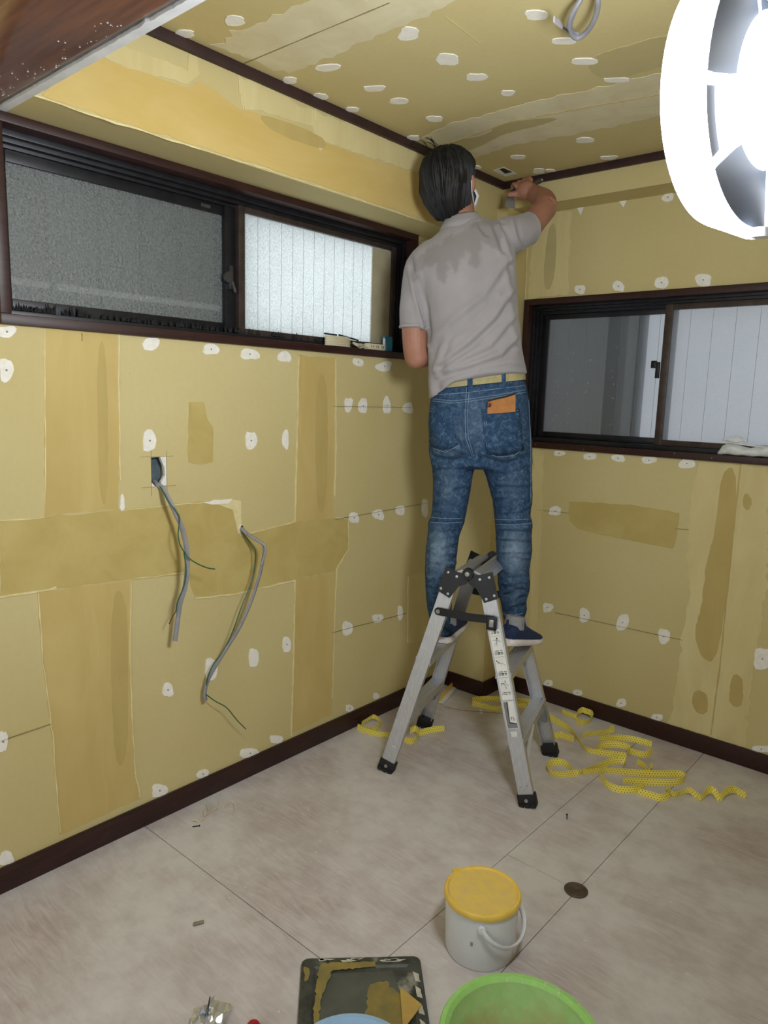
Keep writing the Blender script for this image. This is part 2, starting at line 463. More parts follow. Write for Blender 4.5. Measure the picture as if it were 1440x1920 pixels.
band('putty_patch', LW, [(440, 937), (432, 935), (395, 942), (436, 955), (446, 1000), (452, 1000), (452, 938)], M_EDGE, wall_left, 0.001, seed=21)
for i, (pts, w) in enumerate([
        ([(83, 617), (84, 800), (83, 970), (0, 976)], 0.003), ([(222, 626), (223, 800), (224, 900)], 0.004),
        ([(560, 668), (557, 820), (553, 978), (455, 1003)], 0.005), ([(629, 672), (630, 840), (627, 930)], 0.005),
        ([(653, 976), (653, 1030), (632, 1066), (628, 1130), (623, 1310)], 0.003),
        ([(553, 1088), (551, 1200), (546, 1380)], 0.006), ([(630, 970), (655, 974)], 0.004),
        ([(0, 1119), (90, 1106), (105, 1102)], 0.008), ([(70, 1112), (80, 1240), (98, 1380), (112, 1560)], 0.004),
        ([(245, 1090), (243, 1250), (252, 1440), (262, 1495)], 0.004), ([(225, 958), (330, 946), (380, 942)], 0.003),
        ([(250, 1085), (345, 1073)], 0.003), ([(365, 1122), (440, 1114), (553, 1088)], 0.006), ([(765, 1082), (764, 1205)], 0.004),
        ([(243, 700), (243, 702)], 0.002), ([(700, 757), (765, 765)], 0.002)]):
    streak(LW, pts, w, M_EDGE, wall_left, 'putty_ridge', seed=40 + i)
band('putty_patch', LW, [(380, 942), (435, 935), (428, 944), (395, 946)], M_DAB, wall_left, 0.001, seed=22)
for i, pts in enumerate([[(625, 762), (770, 764)], [(628, 974), (800, 943)], [(622, 1186), (760, 1150)], [(0, 1389), (95, 1357)], [(153, 625), (153, 640)]]):
    streak(LW, pts, 0.0014, M_PENCIL, wall_left, 'pencil_line', seed=70 + i, jit=0.0002, h=0.0026)
LD = [(12, 622, 34, 22), (11, 694, 26, 42), (282, 645, 30, 25), (395, 655, 28, 20), (468, 664, 31, 23), (533, 669, 24, 20), (671, 679, 20, 14), (720, 687, 28, 18),
      (653, 759, 13, 28), (680, 761, 16, 28), (725, 760, 13, 32), (765, 765, 18, 20), (280, 826, 27, 37), (470, 826, 19, 35), (535, 824, 11, 34), (663, 971, 18, 20),
      (709, 965, 20, 20), (750, 957, 16, 18), (796, 952, 12, 34), (229, 943, 8, 30), (651, 1178, 19, 26), (708, 1159, 18, 17), (750, 1149, 10, 25), (475, 1233, 17, 34),
      (537, 1208, 14, 30), (314, 1293, 19, 27), (396, 1254, 24, 38), (5, 1390, 15, 40), (468, 1412, 36, 18), (518, 1386, 25, 14), (299, 1482, 30, 24), (380, 1451, 22, 16),
      (12, 1609, 28, 26), (655, 1328, 15, 13), (705, 1305, 11, 11)]
for i, (x, y, w, h) in enumerate(LD): dab(LW, (x, y), w, h, wall_left, 100 + i, screw=(w > 12 and h < 60 and i % 3 != 2))
dab(LW, (797, 458), 14, 14, wl2, 160)

for i, pts in enumerate([[(262, 857), (325, 855)], [(283, 840), (284, 930)], [(312, 845), (313, 925)], [(265, 915), (330, 910)]]):
    streak(LW, pts, 0.0012, M_PENCIL, wall_left, 'pencil_line', seed=85 + i, jit=0.0002, h=0.0004)
# soffit over the left window
band('putty_band', SL, [(190, 108), (228, 84), (300, 112), (352, 134), (353, 100), (372, 108), (374, 140), (350, 158), (300, 146), (240, 132)], M_DRY, soffit_left, 0.003, seed=23)
band('putty_band', SL, [(445, 140), (470, 152), (560, 196), (690, 246), (815, 300), (820, 335), (700, 298), (612, 268), (600, 285), (585, 240), (500, 210), (455, 205)], M_DRY, soffit_left, 0.003, seed=24)
band('putty_band', SL, [(100, 150), (190, 110), (300, 148), (352, 164), (372, 152), (450, 205), (480, 212), (585, 246), (600, 284), (612, 270), (700, 300), (822, 338), (812, 416), (720, 386), (500, 314), (300, 252), (80, 180)], M_SOFF, soffit_left, 0.002, seed=25)
band('putty_patch', SL, [(482, 214), (520, 222), (585, 248), (610, 262), (611, 282), (560, 268), (500, 240)], M_STAIN, soffit_left, 0.002, seed=29)
streak(SL, [(60, 178), (240, 238), (500, 318), (720, 390), (816, 423)], 0.004, M_EDGE, soffit_left, 'putty_ridge', seed=26, h=0.0012)
for i, (x, y) in enumerate([(590, 205), (447, 150), (457, 175)]):
    streak(SL, [(x, y), (x + 1, y + 22 + 5 * (i % 3))], 0.008, M_EDGE, soffit_left, 'putty_smear', seed=27 + i, h=0.0026)
# soffit on the back wall
streak(SB, [(1020, 338), (1120, 320), (1252, 296)], 0.004, M_DAB, soffit_back, 'putty_ridge', seed=35, h=0.0012)

# back wall
band('putty_band', BW, [(1312, 868), (1440, 876), (1440, 1080), (1426, 1180), (1412, 1260), (1398, 1402), (1256, 1358), (1266, 1300), (1280, 1180), (1293, 1120), (1290, 1040), (1294, 940)], M_DRY, wall_back, 0.004, seed=51)
band('putty_patch', BW, [(1352, 880), (1386, 874), (1370, 1080), (1345, 1240), (1318, 1240), (1300, 1190), (1318, 1130), (1322, 1060), (1345, 980)], M_STAIN, wall_back, 0.004, seed=52)
band('putty_patch', BW, [(1300, 1290), (1330, 1300), (1325, 1345), (1297, 1330)], M_STAIN, wall_back, 0.003, seed=53)
band('putty_patch', BW, [(1372, 1260), (1395, 1270), (1392, 1330), (1365, 1320)], M_STAIN, wall_back, 0.003, seed=54)
band('putty_patch', BW, [(1395, 920), (1412, 935), (1405, 960), (1392, 950)], M_STAIN, wall_back, 0.003, seed=58)
band('putty_patch', BW, [(1067, 942), (1120, 942), (1190, 947), (1274, 962), (1270, 1000), (1262, 1029), (1190, 1015), (1110, 998), (1085, 992), (1067, 976)], M_WET2, wall_back, 0.0015, seed=55)
band('putty_band', BW, [(1000, 842), (1022, 845), (1012, 1080), (1004, 1280), (992, 1277)], M_DRY, wall_back, 0.002, seed=56)
band('putty_band', wp := ('B', 0.0), [(1003, 400), (1072, 396), (1066, 552), (990, 560)], M_DRY, wb2, 0.003, seed=57)
band('putty_patch', BW, [(1028, 420), (1046, 420), (1040, 540), (1016, 545)], M_STAIN2, wb2, 0.003, seed=59)
streak(BW, [(1389, 870), (1372, 1030), (1350, 1250), (1333, 1378)], 0.005, M_STAIN, wall_back, 'board_joint', seed=60, jit=0.0003, h=0.0026)
streak(BW, [(985, 560), (989, 470), (992, 420)], 0.004, M_EDGE, wb2, 'putty_ridge', seed=61)
for i, pts in enumerate([[(1010, 956), (1068, 962)], [(1265, 991), (1292, 993)], [(1040, 1148), (1280, 1200)]]):
    streak(BW, pts, 0.0011, M_PENCIL, wall_back, 'pencil_line', seed=62 + i, jit=0.0002, h=0.0028)
BD = [(1049, 850, 20, 10), (1106, 856, 23, 13), (1159, 859, 25, 13), (1217, 863, 25, 14), (1288, 869, 30, 18), (1041, 958, 24, 15), (1027, 1139, 18, 18),
      (1096, 1154, 20, 25), (1168, 1167, 23, 29), (1245, 1193, 21, 28), (1028, 1281, 18, 11), (1083, 1299, 20, 11), (1165, 1318, 20, 14), (1232, 1345, 22, 13), (1430, 1235, 34, 38), (1428, 1404, 34, 14)]
for i, (x, y, w, h) in enumerate(BD): dab(BW, (x, y), w, h, wall_back, 200 + i)
for i, (x, y, w, h) in enumerate([(1088, 543, 21, 17), (1160, 537, 20, 20), (1241, 530, 26, 21), (1319, 525, 32, 23), (1253, 370, 22, 16)]): dab(BW, (x, y), w, h, wb2, 230 + i)
for i, (x, y, w, h) in enumerate([(1088, 395, 15, 17), (1168, 381, 19, 15)]):
    band('filler_dab', BW, [(x - w / 2, y - h / 2 + 1), (x + w / 2, y - h / 2 - 1), (x + 1, y + h / 2)], M_DAB, wb2, 0.0006, h=0.0016, seed=240 + i)

# ceiling
band('putty_band', CL, [(395, 84), (470, 48), (548, 14), (590, -6), (870, -6), (800, 28), (720, 62), (640, 96), (540, 138), (470, 112)], M_DRY2, ceiling, 0.006, seed=71)
band('putty_band', CL, [(786, 258), (850, 232), (1000, 190), (1120, 163), (1300, 122), (1300, 205), (1120, 243), (960, 272), (872, 302)], M_DRY2, ceiling, 0.006, seed=72)
band('putty_patch', CL, [(820, 285), (850, 262), (910, 255), (935, 232), (1000, 222), (1060, 220), (1000, 238), (945, 250), (910, 270), (860, 290)], M_STAIN2, ceiling, 0.004, seed=73)
band('putty_patch', CL, [(1100, 110), (1160, 88), (1300, 52), (1300, 110), (1150, 150), (1110, 140)], M_STAIN2, ceiling, 0.006, seed=74)
streak(CL, [(458, 118), (600, 58), (730, 4)], 0.0028, M_PENCIL, ceiling, 'board_joint', seed=75, jit=0.0003)
streak(CL, [(820, 276), (960, 226), (1100, 200), (1300, 165)], 0.005, M_STAIN, ceiling, 'board_joint', seed=76, jit=0.0005)
streak(CL, [(835, 30), (900, 80)], 0.0010, M_STAIN2, ceiling, 'pencil_line', seed=77, jit=0.0003)
CD = [(440, 38, 38, 18), (766, 63, 40, 22), (839, 111, 38, 22), (893, 144, 34, 14), (952, 174, 24, 10), (702, 165, 38, 11), (749, 189, 36, 10), (815, 222, 32, 10), (615, 126, 44, 13),
      (660, 205, 26, 9), (543, 150, 26, 12), (346, 62, 34, 14), (601, 180, 28, 10), (1006, 27, 48, 15), (1058, 76, 46, 11), (1097, 114, 52, 11), (1156, 149, 42, 9), (1097, 262, 36, 9),
      (971, 294, 28, 7), (1142, 295, 28, 7), (1010, 320, 24, 8), (775, 258, 24, 8), (893, 313, 18, 6), (1032, 319, 18, 4)]
for i, (x, y, w, h) in enumerate(CD): dab(CL, (x, y), w, h, ceiling, 300 + i, screw=False)
# small opening in the ceiling board by the corner
band('opening_edge', CL, [(925, 319), (944, 313), (968, 325), (948, 330)], M_STRIP, ceiling, 0.0002, seed=80)
band('opening_hole', CL, [(937, 316), (944, 314), (960, 321), (947, 324)], M_ALU, ceiling, 0.0002, h=0.002, seed=81)
# ------------------------------------------------------------------ windows
def pane_mat(name, trans, refl, w_trans, w_diff, w_clear, bump_scale, bump_str, rough, var=1.0):
    m = NT(name); v = m.coord()
    n = m.noise(v, bump_scale, 3, 0.6); big = m.noise(v, 5, 3, 0.5)
    bp = m.node('ShaderNodeBump'); bp.inputs['Strength'].default_value = bump_str; bp.inputs['Distance'].default_value = 0.004
    m.link(n, bp.inputs['Height'])
    tr = m.node('ShaderNodeBsdfTranslucent')
    m.link(m.mix(m.maprange(n, 0.35, 0.7, 0, var), m.mix(big, trans, tuple(int(x * 0.9) for x in trans)), tuple(min(255, int(x * 1.12)) for x in trans)), tr.inputs['Color'])
    df = m.node('ShaderNodeBsdfDiffuse'); m.link(m.mix(m.maprange(n, 0.4, 0.75, 0, var), tuple(int(x * 0.86) for x in refl), tuple(min(255, int(x * 1.4)) for x in refl)), df.inputs['Color'])  # noise lightens the diffuse colour to paint in the ripples' sparkle
    cl = m.node('ShaderNodeBsdfTransparent')
    gl = m.node('ShaderNodeBsdfGlossy'); gl.inputs['Roughness'].default_value = rough; m.link(bp.outputs[0], gl.inputs['Normal'])
    a = m.node('ShaderNodeMixShader'); a.inputs[0].default_value = w_diff / (w_trans + w_diff)
    m.link(tr.outputs[0], a.inputs[1]); m.link(df.outputs[0], a.inputs[2])
    b = m.node('ShaderNodeMixShader'); b.inputs[0].default_value = w_clear
    m.link(a.outputs[0], b.inputs[1]); m.link(cl.outputs[0], b.inputs[2])
    c = m.node('ShaderNodeMixShader'); c.inputs[0].default_value = 0.09
    m.link(b.outputs[0], c.inputs[1]); m.link(gl.outputs[0], c.inputs[2])
    m.link(c.outputs[0], m.out.inputs['Surface'])
    return m.m
M_PANE_BRIGHT = pane_mat('rippled_glass', (222, 226, 225), (150, 152, 150), 0.9, 0.1, 0.10, 160, 0.9, 0.35)
M_PANE_DARK = pane_mat('rippled_glass_shuttered', (150, 154, 154), (122, 130, 131), 0.25, 0.75, 0.58, 160, 0.9, 0.35)
M_PANE_DIM = pane_mat('frosted_glass_dimmed', (140, 146, 152), (134, 138, 143), 0.8, 0.2, 0.34, 240, 0.25, 0.3, 0.25)  # darker transmission colour stands in for weaker daylight behind this window
M_WIRE = simple('glass_wire', (150, 154, 154), rough=0.5)
M_SHUT = simple('grey_shutter', (104, 110, 111), (92, 98, 100), rough=0.5, scale=8)
def mesh_screen():
    m = NT('insect_mesh'); df = m.node('ShaderNodeBsdfDiffuse'); df.inputs['Color'].default_value = lin((60, 62, 66))
    tr = m.node('ShaderNodeBsdfTransparent'); mx = m.node('ShaderNodeMixShader'); mx.inputs[0].default_value = 0.55
    m.link(tr.outputs[0], mx.inputs[1]); m.link(df.outputs[0], mx.inputs[2]); m.link(mx.outputs[0], m.out.inputs['Surface']); return m.m
M_MESH = mesh_screen()
M_BEIGE = simple('beige_strip', (176, 168, 140), (160, 152, 128), rough=0.7, scale=10)
M_BLACKDIRT = simple('black_grime', (24, 24, 26), (36, 36, 36), rough=0.9)
M_METAL_DULL = simple('dull_zinc', (120, 122, 124), (96, 98, 102), rough=0.35, metal=0.8)

class Win:
    """local axes: s along the wall, d out of the room, z up"""
    def __init__(self, side): self.side = side
    def P(self, s, d, z): return (-d, s, z) if self.side == 'L' else (s, d, z)
    def box(self, name, s0, s1, d0, d1, z0, z1, mat, parent, bevel=0.0, label=None):
        a = self.P(s0, d0, z0); b = self.P(s1, d1, z1)
        lo = tuple(min(x, y) for x, y in zip(a, b)); hi = tuple(max(x, y) for x, y in zip(a, b))
        o = MB().box(lo, hi, bevel).build(name, mat, parent, smooth=bool(bevel))
        if label: o['label'] = label
        return o
    def sash(self, s0, s1, d0, d1, z0, z1, sw, rw, mat, pane, parent, pane_d=None, sw2=None):
        w2 = sw if sw2 is None else sw2
        self.box('sash_stile', s0, s0 + sw, d0, d1, z0, z1, mat, parent, 0.002)
        self.box('sash_stile', s1 - w2, s1, d0, d1, z0, z1, mat, parent, 0.002)
        self.box('sash_rail', s0 + sw, s1 - w2, d0, d1, z1 - rw, z1, mat, parent, 0.002)
        self.box('sash_rail', s0 + sw, s1 - w2, d0, d1, z0, z0 + rw, mat, parent, 0.002)
        dm = (d0 + d1) / 2 if pane_d is None else pane_d
        return self.box('pane', s0 + sw - 0.004, s1 - w2 + 0.004, dm - 0.0015, dm + 0.0015, z0 + rw - 0.004, z1 - rw + 0.004, pane, parent)

# --- window over the left wall
w1 = struct(empty('window_1', (0, -1.3, 1.524)), 'wide sliding window in dark wood casing on the left wall')
W = Win('L'); w1.location = (0, 0, 0)
S0, S1, Z0, Z1 = -2.145, -0.51, 1.524, 2.023
W.box('casing', S0, S1, -0.015, 0.13, Z0, Z0 + 0.026, M_WOOD, w1, 0.002, 'dark stained sill board')
W.box('casing', S0, S1, -0.015, 0.13, Z1 - 0.024, Z1 - 0.001, M_WOOD, w1, 0.002)
W.box('casing', S0, S0 + 0.026, -0.015, 0.13, Z0 + 0.026, Z1 - 0.024, M_WOOD, w1, 0.002)
W.box('casing', S1 - 0.024, S1, -0.015, 0.13, Z0 + 0.026, Z1 - 0.024, M_WOOD, w1, 0.002)
fz0, fz1 = Z0 + 0.026, Z1 - 0.024; fs0, fs1 = S0 + 0.026, S1 - 0.024
for k, (d0, d1, t) in enumerate(((0.03, 0.05, 0.016), (0.05, 0.072, 0.026), (0.072, 0.125, 0.034))):
    W.box('frame_head', fs0, fs1, d0, d1, fz1 - t, fz1, M_ALU, w1, 0.0015)
    W.box('frame_jamb', fs1 - t * 0.8, fs1, d0, d1, fz0, fz1 - t, M_ALU, w1, 0.0015)
    W.box('frame_jamb', fs0, fs0 + t * 0.5, d0, d1, fz0, fz1 - t, M_ALU, w1, 0.0015)
W.box('frame_sill', fs0, fs1, 0.04, 0.125, fz0, fz0 + 0.014, M_ALU, w1, 0.0015)
zt = fz1 - 0.034; zb = fz0 + 0.014
W.sash(fs0 + 0.014, -1.362, 0.085, 0.105, zb, zt + 0.006, 0.03, 0.034, M_ALU, M_PANE_DARK, w1, 0.095)
W.box('sash_stile', -1.404, -1.362, 0.074, 0.088, zb, zt, M_ALU, w1, 0.0015)
pr = W.sash(-1.362, fs1 - 0.026, 0.056, 0.08, zb, zt + 0.01, 0.026, 0.02, M_ALU2, M_PANE_BRIGHT, w1, 0.070, sw2=0.03)
mb = MB()
for s in np.linspace(-1.325, -0.70, 13):
    mb.tube([W.P(s, 0.0675, zb + 0.02), W.P(s, 0.0675, zt - 0.012)], 0.0007, 5)
mb.build('glass_wires', M_WIRE, pr)
W.box('beige_strip', -0.70, -0.59, 0.062, 0.066, zb + 0.018, zt - 0.012, M_BEIGE, w1, 0.001, 'beige strip standing against the glass')
# closed shutter outside the left half
sh = W.box('shutter', fs0 + 0.004, -1.345, 0.135, 0.15, zb, zt + 0.03, M_SHUT, w1)
for s in np.linspace(-2.08, -1.40, 6):
    W.box('shutter_rib', s - 0.004, s + 0.004, 0.128, 0.135, zb, zt, M_ALU, sh)
W.box('shutter_rail', fs0 + 0.004, -1.345, 0.120, 0.135, zb + 0.075, zb + 0.092, M_STRIP, sh)
W.box('shutter_rail', -1.96, -1.945, 0.112, 0.135, zb, zt, M_SHUT, sh)
# crescent lock, maker's plate and grime along the sill
mb = MB(); mb.box(W.P(-1.395, 0.060, 1.705), W.P(-1.38, 0.076, 1.78), 0.003)
mb.lathe([(0.002, -0.004), (0.017, -0.004), (0.019, 0), (0.017, 0.004), (0.002, 0.004)], W.P(-1.40, 0.062, 1.742), (1, 0, 0), 18)
mb.tube([W.P(-1.388, 0.058, 1.728), W.P(-1.386, 0.05, 1.708), W.P(-1.384, 0.046, 1.694)], [0.006, 0.005, 0.004], 8)
mb.build('crescent_lock', simple('worn_lock_steel', (84, 84, 86), (64, 64, 68), rough=0.35, metal=0.6), w1)
W.box('maker_plate', -1.487, -1.452, 0.083, 0.085, zt - 0.018, zt - 0.008, M_METAL_DULL, w1)
rs = random.Random(9); mb = MB()
for k in range(150):
    s = rs.uniform(fs0 + 0.02, -0.95); hh = -0.006 + abs(rs.gauss(0.001, 0.003)) + (0.010 if -2.0 < s < -1.85 and rs.random() < .4 else 0)
    c = W.P(s, rs.uniform(0.046, 0.056) + (0.02 if s < -1.4 else 0), zb + 0.004)
    mb.tube([c, (c[0], c[1] + rs.uniform(-.006, .006), c[2] + 0.018 + hh)], [0.005, 0.001], 5)
mb.build('grime_line', M_BLACKDIRT, w1)['kind'] = 'stuff'

# --- window in the back wall
w2 = struct(empty('window_2'), 'sliding window in dark casing on the back wall'); V = Win('B')
S0, S1, Z0, Z1 = 0.228, 1.92, 1.164, 1.812
V.box('casing', S0, S1, -0.016, 0.14, Z0, Z0 + 0.026, M_WOOD, w2, 0.002, 'dark stained sill board')
V.box('casing', S0, S1, -0.015, 0.14, Z1 - 0.026, Z1, M_WOOD, w2, 0.002)
V.box('casing', S0, S0 + 0.026, -0.015, 0.14, Z0 + 0.026, Z1 - 0.026, M_WOOD, w2, 0.002)
V.box('casing', S1 - 0.024, S1, -0.015, 0.14, Z0 + 0.026, Z1 - 0.026, M_WOOD, w2, 0.002)
fz0, fz1 = Z0 + 0.026, Z1 - 0.026; fs0, fs1 = S0 + 0.026, S1 - 0.024
for k, (d0, d1, t) in enumerate(((0.02, 0.04, 0.012), (0.04, 0.062, 0.022), (0.062, 0.12, 0.034))):
    V.box('frame_head', fs0, fs1, d0, d1, fz1 - t, fz1, M_ALU, w2, 0.0015)
    V.box('frame_jamb', fs0, fs0 + t * 0.75, d0, d1, fz0, fz1 - t, M_ALU, w2, 0.0015)
    V.box('frame_jamb', fs1 - t * 0.75, fs1, d0, d1, fz0, fz1 - t, M_ALU, w2, 0.0015)
V.box('frame_sill', fs0, fs1, 0.02, 0.12, fz0, fz0 + 0.018, M_ALU, w2, 0.0015)
zt = fz1 - 0.034; zb = fz0 + 0.018
V.sash(fs0 + 0.02, 0.868, 0.085, 0.105, zb, zt + 0.006, 0.026, 0.026, M_ALU, M_PANE_DIM, w2, 0.095)
V.sash(0.832, fs1 - 0.02, 0.05, 0.074, zb, zt + 0.012, 0.030, 0.022, M_ALU2, M_PANE_DIM, w2, 0.062)
# insect screen outside the left half
sc = V.box('screen_stile', 0.700, 0.740, 0.118, 0.128, zb, zt + 0.02, M_ALU, w2)
V.box('screen_stile', 0.262, 0.285, 0.118, 0.128, zb, zt + 0.02, M_ALU, w2)
V.box('screen_mesh', 0.285, 0.700, 0.122, 0.1225, zb, zt + 0.02, M_MESH, w2)
V.box('downpipe', 0.52, 0.60, 0.20, 0.28, 0.9, 2.1, simple('pale_pipe', (190, 198, 206), rough=0.4), w2, 0.035)
mb = MB()
for s in np.concatenate([np.linspace(0.32, 0.80, 7), np.linspace(0.93, 1.85, 12)]):
    mb.tube([V.P(s, 0.0595 if s > .85 else 0.0925, zb + 0.03), V.P(s, 0.0595 if s > .85 else 0.0925, zt - 0.015)], 0.0006, 5)
mb.build('glass_wires', M_WIRE, w2)
mb = MB(); mb.box(V.P(0.815, 0.040, 1.475), V.P(0.83, 0.055, 1.54), 0.003)
mb.box(V.P(0.795, 0.040, 1.515), V.P(0.818, 0.050, 1.545), 0.004)
mb.build('crescent_lock', M_ALU, w2)
rs = random.Random(19); mb = MB()
for k in range(70):
    s = rs.choice([0.36, .42, .5, .62, 1.05, 1.18, 1.30, 1.42]) + rs.gauss(0, 0.006); z = rs.uniform(zb + 0.03, zt - 0.12)
    c = V.P(s, 0.0605 if s > .85 else 0.0935, z)
    mb.lathe([(0.0003, -0.0012), (0.0016, -0.0004), (0.0003, 0.0006)], c, (0, 1, 0), 6)
mb.build('condensation_drops', M_STRIP, w2)['kind'] = 'stuff'
# row of window-sill screws
for i, (x, y) in enumerate([(1004, 834), (1094, 843), (1264, 850), (1334, 859)]):
    c = on((x, y), 1, -0.0165)
    MB().lathe([(0.0005, -0.001), (0.003, -0.0006), (0.0032, 0.0005)], c, (0, 1, 0), 8).build('casing_screw', M_METAL_DULL, w2)

# ------------------------------------------------------------------ work lamp
def emit(name, c, s):
    m = NT(name); e = m.node('ShaderNodeEmission'); e.inputs['Color'].default_value = c; e.inputs['Strength'].default_value = s
    m.link(e.outputs[0], m.out.inputs['Surface']); return m.m
LCOL = (0.93, 0.97, 1.0, 1)
M_LDISC = emit('lamp_front_glow', LCOL, LAMP_DISC); M_LBAND = emit('lamp_band_glow', LCOL, LAMP_BAND)
M_LCORE = emit('lamp_core_glow', LCOL, 3.0)
M_LGREY = simple('lamp_housing_grey', (112, 122, 140), (96, 106, 126), rough=0.45, scale=6)
M_LWHITE = simple('lamp_strut_white', (232, 236, 240), rough=0.4)
M_BLACKMETAL = simple('black_steel', (36, 36, 38), (26, 26, 28), rough=0.45, metal=0.3)
def lamp():
    t = thing('work_lamp', 'round white glowing LED work lamp at the right edge of the picture', 'work lamp')
    ax = Vector((-0.989, 0.143, 0.037)).normalized()
    R, R2, HH = 0.130, 0.146, 0.039
    cF = Vector(CAM + 0.80 * ray((1360, 193)))            # centre of the front rim
    u = (Vector((0, 0, 1)) - ax * ax.z).normalized(); w = ax.cross(u)
    def pol(a, rr, h): return cF + ax * h + (u * math.cos(a) + w * math.sin(a)) * rr
    MB().lathe([(R - 0.010, 0.008), (R - 0.003, 0.006), (R, 0.0), (R + 0.008, -0.02), (R2, -HH), (R2 - 0.005, -HH - 0.004), (R2 - 0.012, -HH - 0.002)], cF, ax, 72, cap=False).build('glowing_rim', M_LBAND, t)
    MB().lathe([(0.001, 0.012), (R * 0.7, 0.012), (R - 0.010, 0.008)], cF, ax, 64, cap=False).build('front_diffuser', M_LDISC, t)
    # rear: grey leaves between white struts round a bright core
    # angle that faces the camera side of the rim
    vd = (Vector(CAM) - cF); a_cam = math.atan2(vd.dot(w), vd.dot(u))
    MB().lathe([(0.075, -HH + 0.010), (0.075, -HH - 0.02), (0.068, -HH - 0.045), (0.04, -HH - 0.055), (0.001, -HH - 0.055)], cF, ax, 48, cap=False).build('lamp_core', M_LCORE, t)
    # sectors: one narrow glowing window toward the camera, grey leaves round the rest
    sec = [(-0.29, 0.29)]; rest = 2 * math.pi - 0.58; nl = 5; wl_ = rest / nl
    for k in range(nl): sec.append((0.29 + wl_ * k, 0.29 + wl_ * (k + 1)))
    sgn = 1.0 if (-w.z) * math.cos(a_cam) + u.z * math.sin(a_cam) > 0 else -1.0
    a_mid = a_cam + sgn * 0.10
    for k, (s0, s1) in enumerate(sec):
        g = 0.045; fa = np.linspace(a_mid + s0 + g, a_mid + s1 - g, 14)
        for nm, r0, r1, mt in ((('housing_leaf', 0.076, R2 - 0.011, M_LGREY),) if k else (('side_window', 0.119, R2 - 0.011, M_LGREY), ('glowing_plate', 0.074, 0.119, M_LCORE))):
            lo = [pol(a, r1, -HH - 0.001) for a in fa] + [pol(a, r0, -HH - 0.001) for a in fa[::-1]]
            MB().prism(lo, ax, -0.006 if nm != 'glowing_plate' else -0.012).build(nm, mt, t, smooth=False)
        ae = a_mid + s1
        MB().tube([pol(ae, R2 - 0.006, -HH - 0.004), pol(ae, 0.10, -HH - 0.012), pol(ae, 0.07, -HH - 0.03)], 0.0055, 8).build('strut', M_LCORE, t)  # struts given a glow in place of light falling on them
    al = math.atan2(-w.z, -u.z)
    MB().lathe([(0.001, -0.006), (0.008, -0.006), (0.009, 0.004), (0.001, 0.005)], pol(math.pi, R2 * 0.985, -HH - 0.02), -u, 14).build('clip', M_LWHITE, t)
    # arm to a floor stand that stays outside the picture
    back = cF - ax * (HH + 0.05)
    foot = Vector((2.45, -1.75, 0)); top = Vector((2.45, -1.75, back.z + 0.03))
    MB().tube(spline([back, back - ax * 0.12, top + (back - top) * 0.25, top], 6), 0.011, 10).build('lamp_arm', M_BLACKMETAL, t)
    MB().tube([foot + Vector((0, 0, 0.12)), top + Vector((0, 0, 0.05))], 0.013, 12).build('stand_pole', M_BLACKMETAL, t)
    for k in range(3):
        a = 2 * math.pi * k / 3 + 0.4; e = Vector((math.cos(a), math.sin(a), 0)) * 0.26
        MB().tube([foot + Vector((0, 0, 0.35)), foot + e * 0.9 + Vector((0, 0, 0.03)), foot + e + Vector((0, 0, 0.011))], 0.010, 8).build('stand_leg', M_BLACKMETAL, t)
    return t
lamp()
# ------------------------------------------------------------------ step ladder
E1 = Vector((0.954, 0.298, 0)).normalized(); E2 = Vector((-E1.y, E1.x, 0)); UP = Vector((0, 0, 1))
LC = Vector((0.5285, -0.722, 0))
def brushed(name, c1, c2, rough):
    m = NT(name); f = m.noise(m.coord((60, 60, 3)), 6, 3); g = m.noise(m.coord(), 30, 4)
    m.color(m.ramp(f, [(0.3, c1), (0.7, c2)])); m.set(metal=0.75, rough=m.maprange(g, 0.3, 0.7, rough - 0.06, rough + 0.1)); m.bump(f, 0.06, 0.001); return m.m
M_LALU = brushed('ladder_aluminium', (214, 216, 220), (190, 192, 197), 0.40)
M_LBLK = simple('ladder_black_steel', (30, 32, 36), (20, 21, 25), rough=0.4)
M_RUB = simple('black_rubber', (22, 22, 25), (14, 14, 16), rough=0.65)
M_RIVET = simple('rivet_steel', (190, 190, 190), (160, 160, 162), rough=0.3, metal=0.8)
M_WHITE_ST = simple('sticker_white', (236, 236, 232), (224, 224, 222), rough=0.45)
M_GREY_ST = simple('sticker_grey', (128, 132, 136), rough=0.45)
M_INK = simple('sticker_ink', (20, 20, 22), rough=0.6)

def text_mesh(body, size, M, mat, name, parent, thick=0.0002):
    cu = bpy.data.curves.new(name, 'FONT'); cu.body = body; cu.size = size; cu.extrude = thick
    cu.align_x = 'CENTER'; cu.align_y = 'CENTER'
    tmp = bpy.data.objects.new('tmp_text', cu); COL.objects.link(tmp)
    dg = bpy.context.evaluated_depsgraph_get(); dg.update()
    me = bpy.data.meshes.new_from_object(tmp.evaluated_get(dg)); me.name = name
    bpy.data.objects.remove(tmp); bpy.data.curves.remove(cu)
    me.transform(M); me.materials.clear()
    return mobj(name, me, mat, parent, smooth=False)

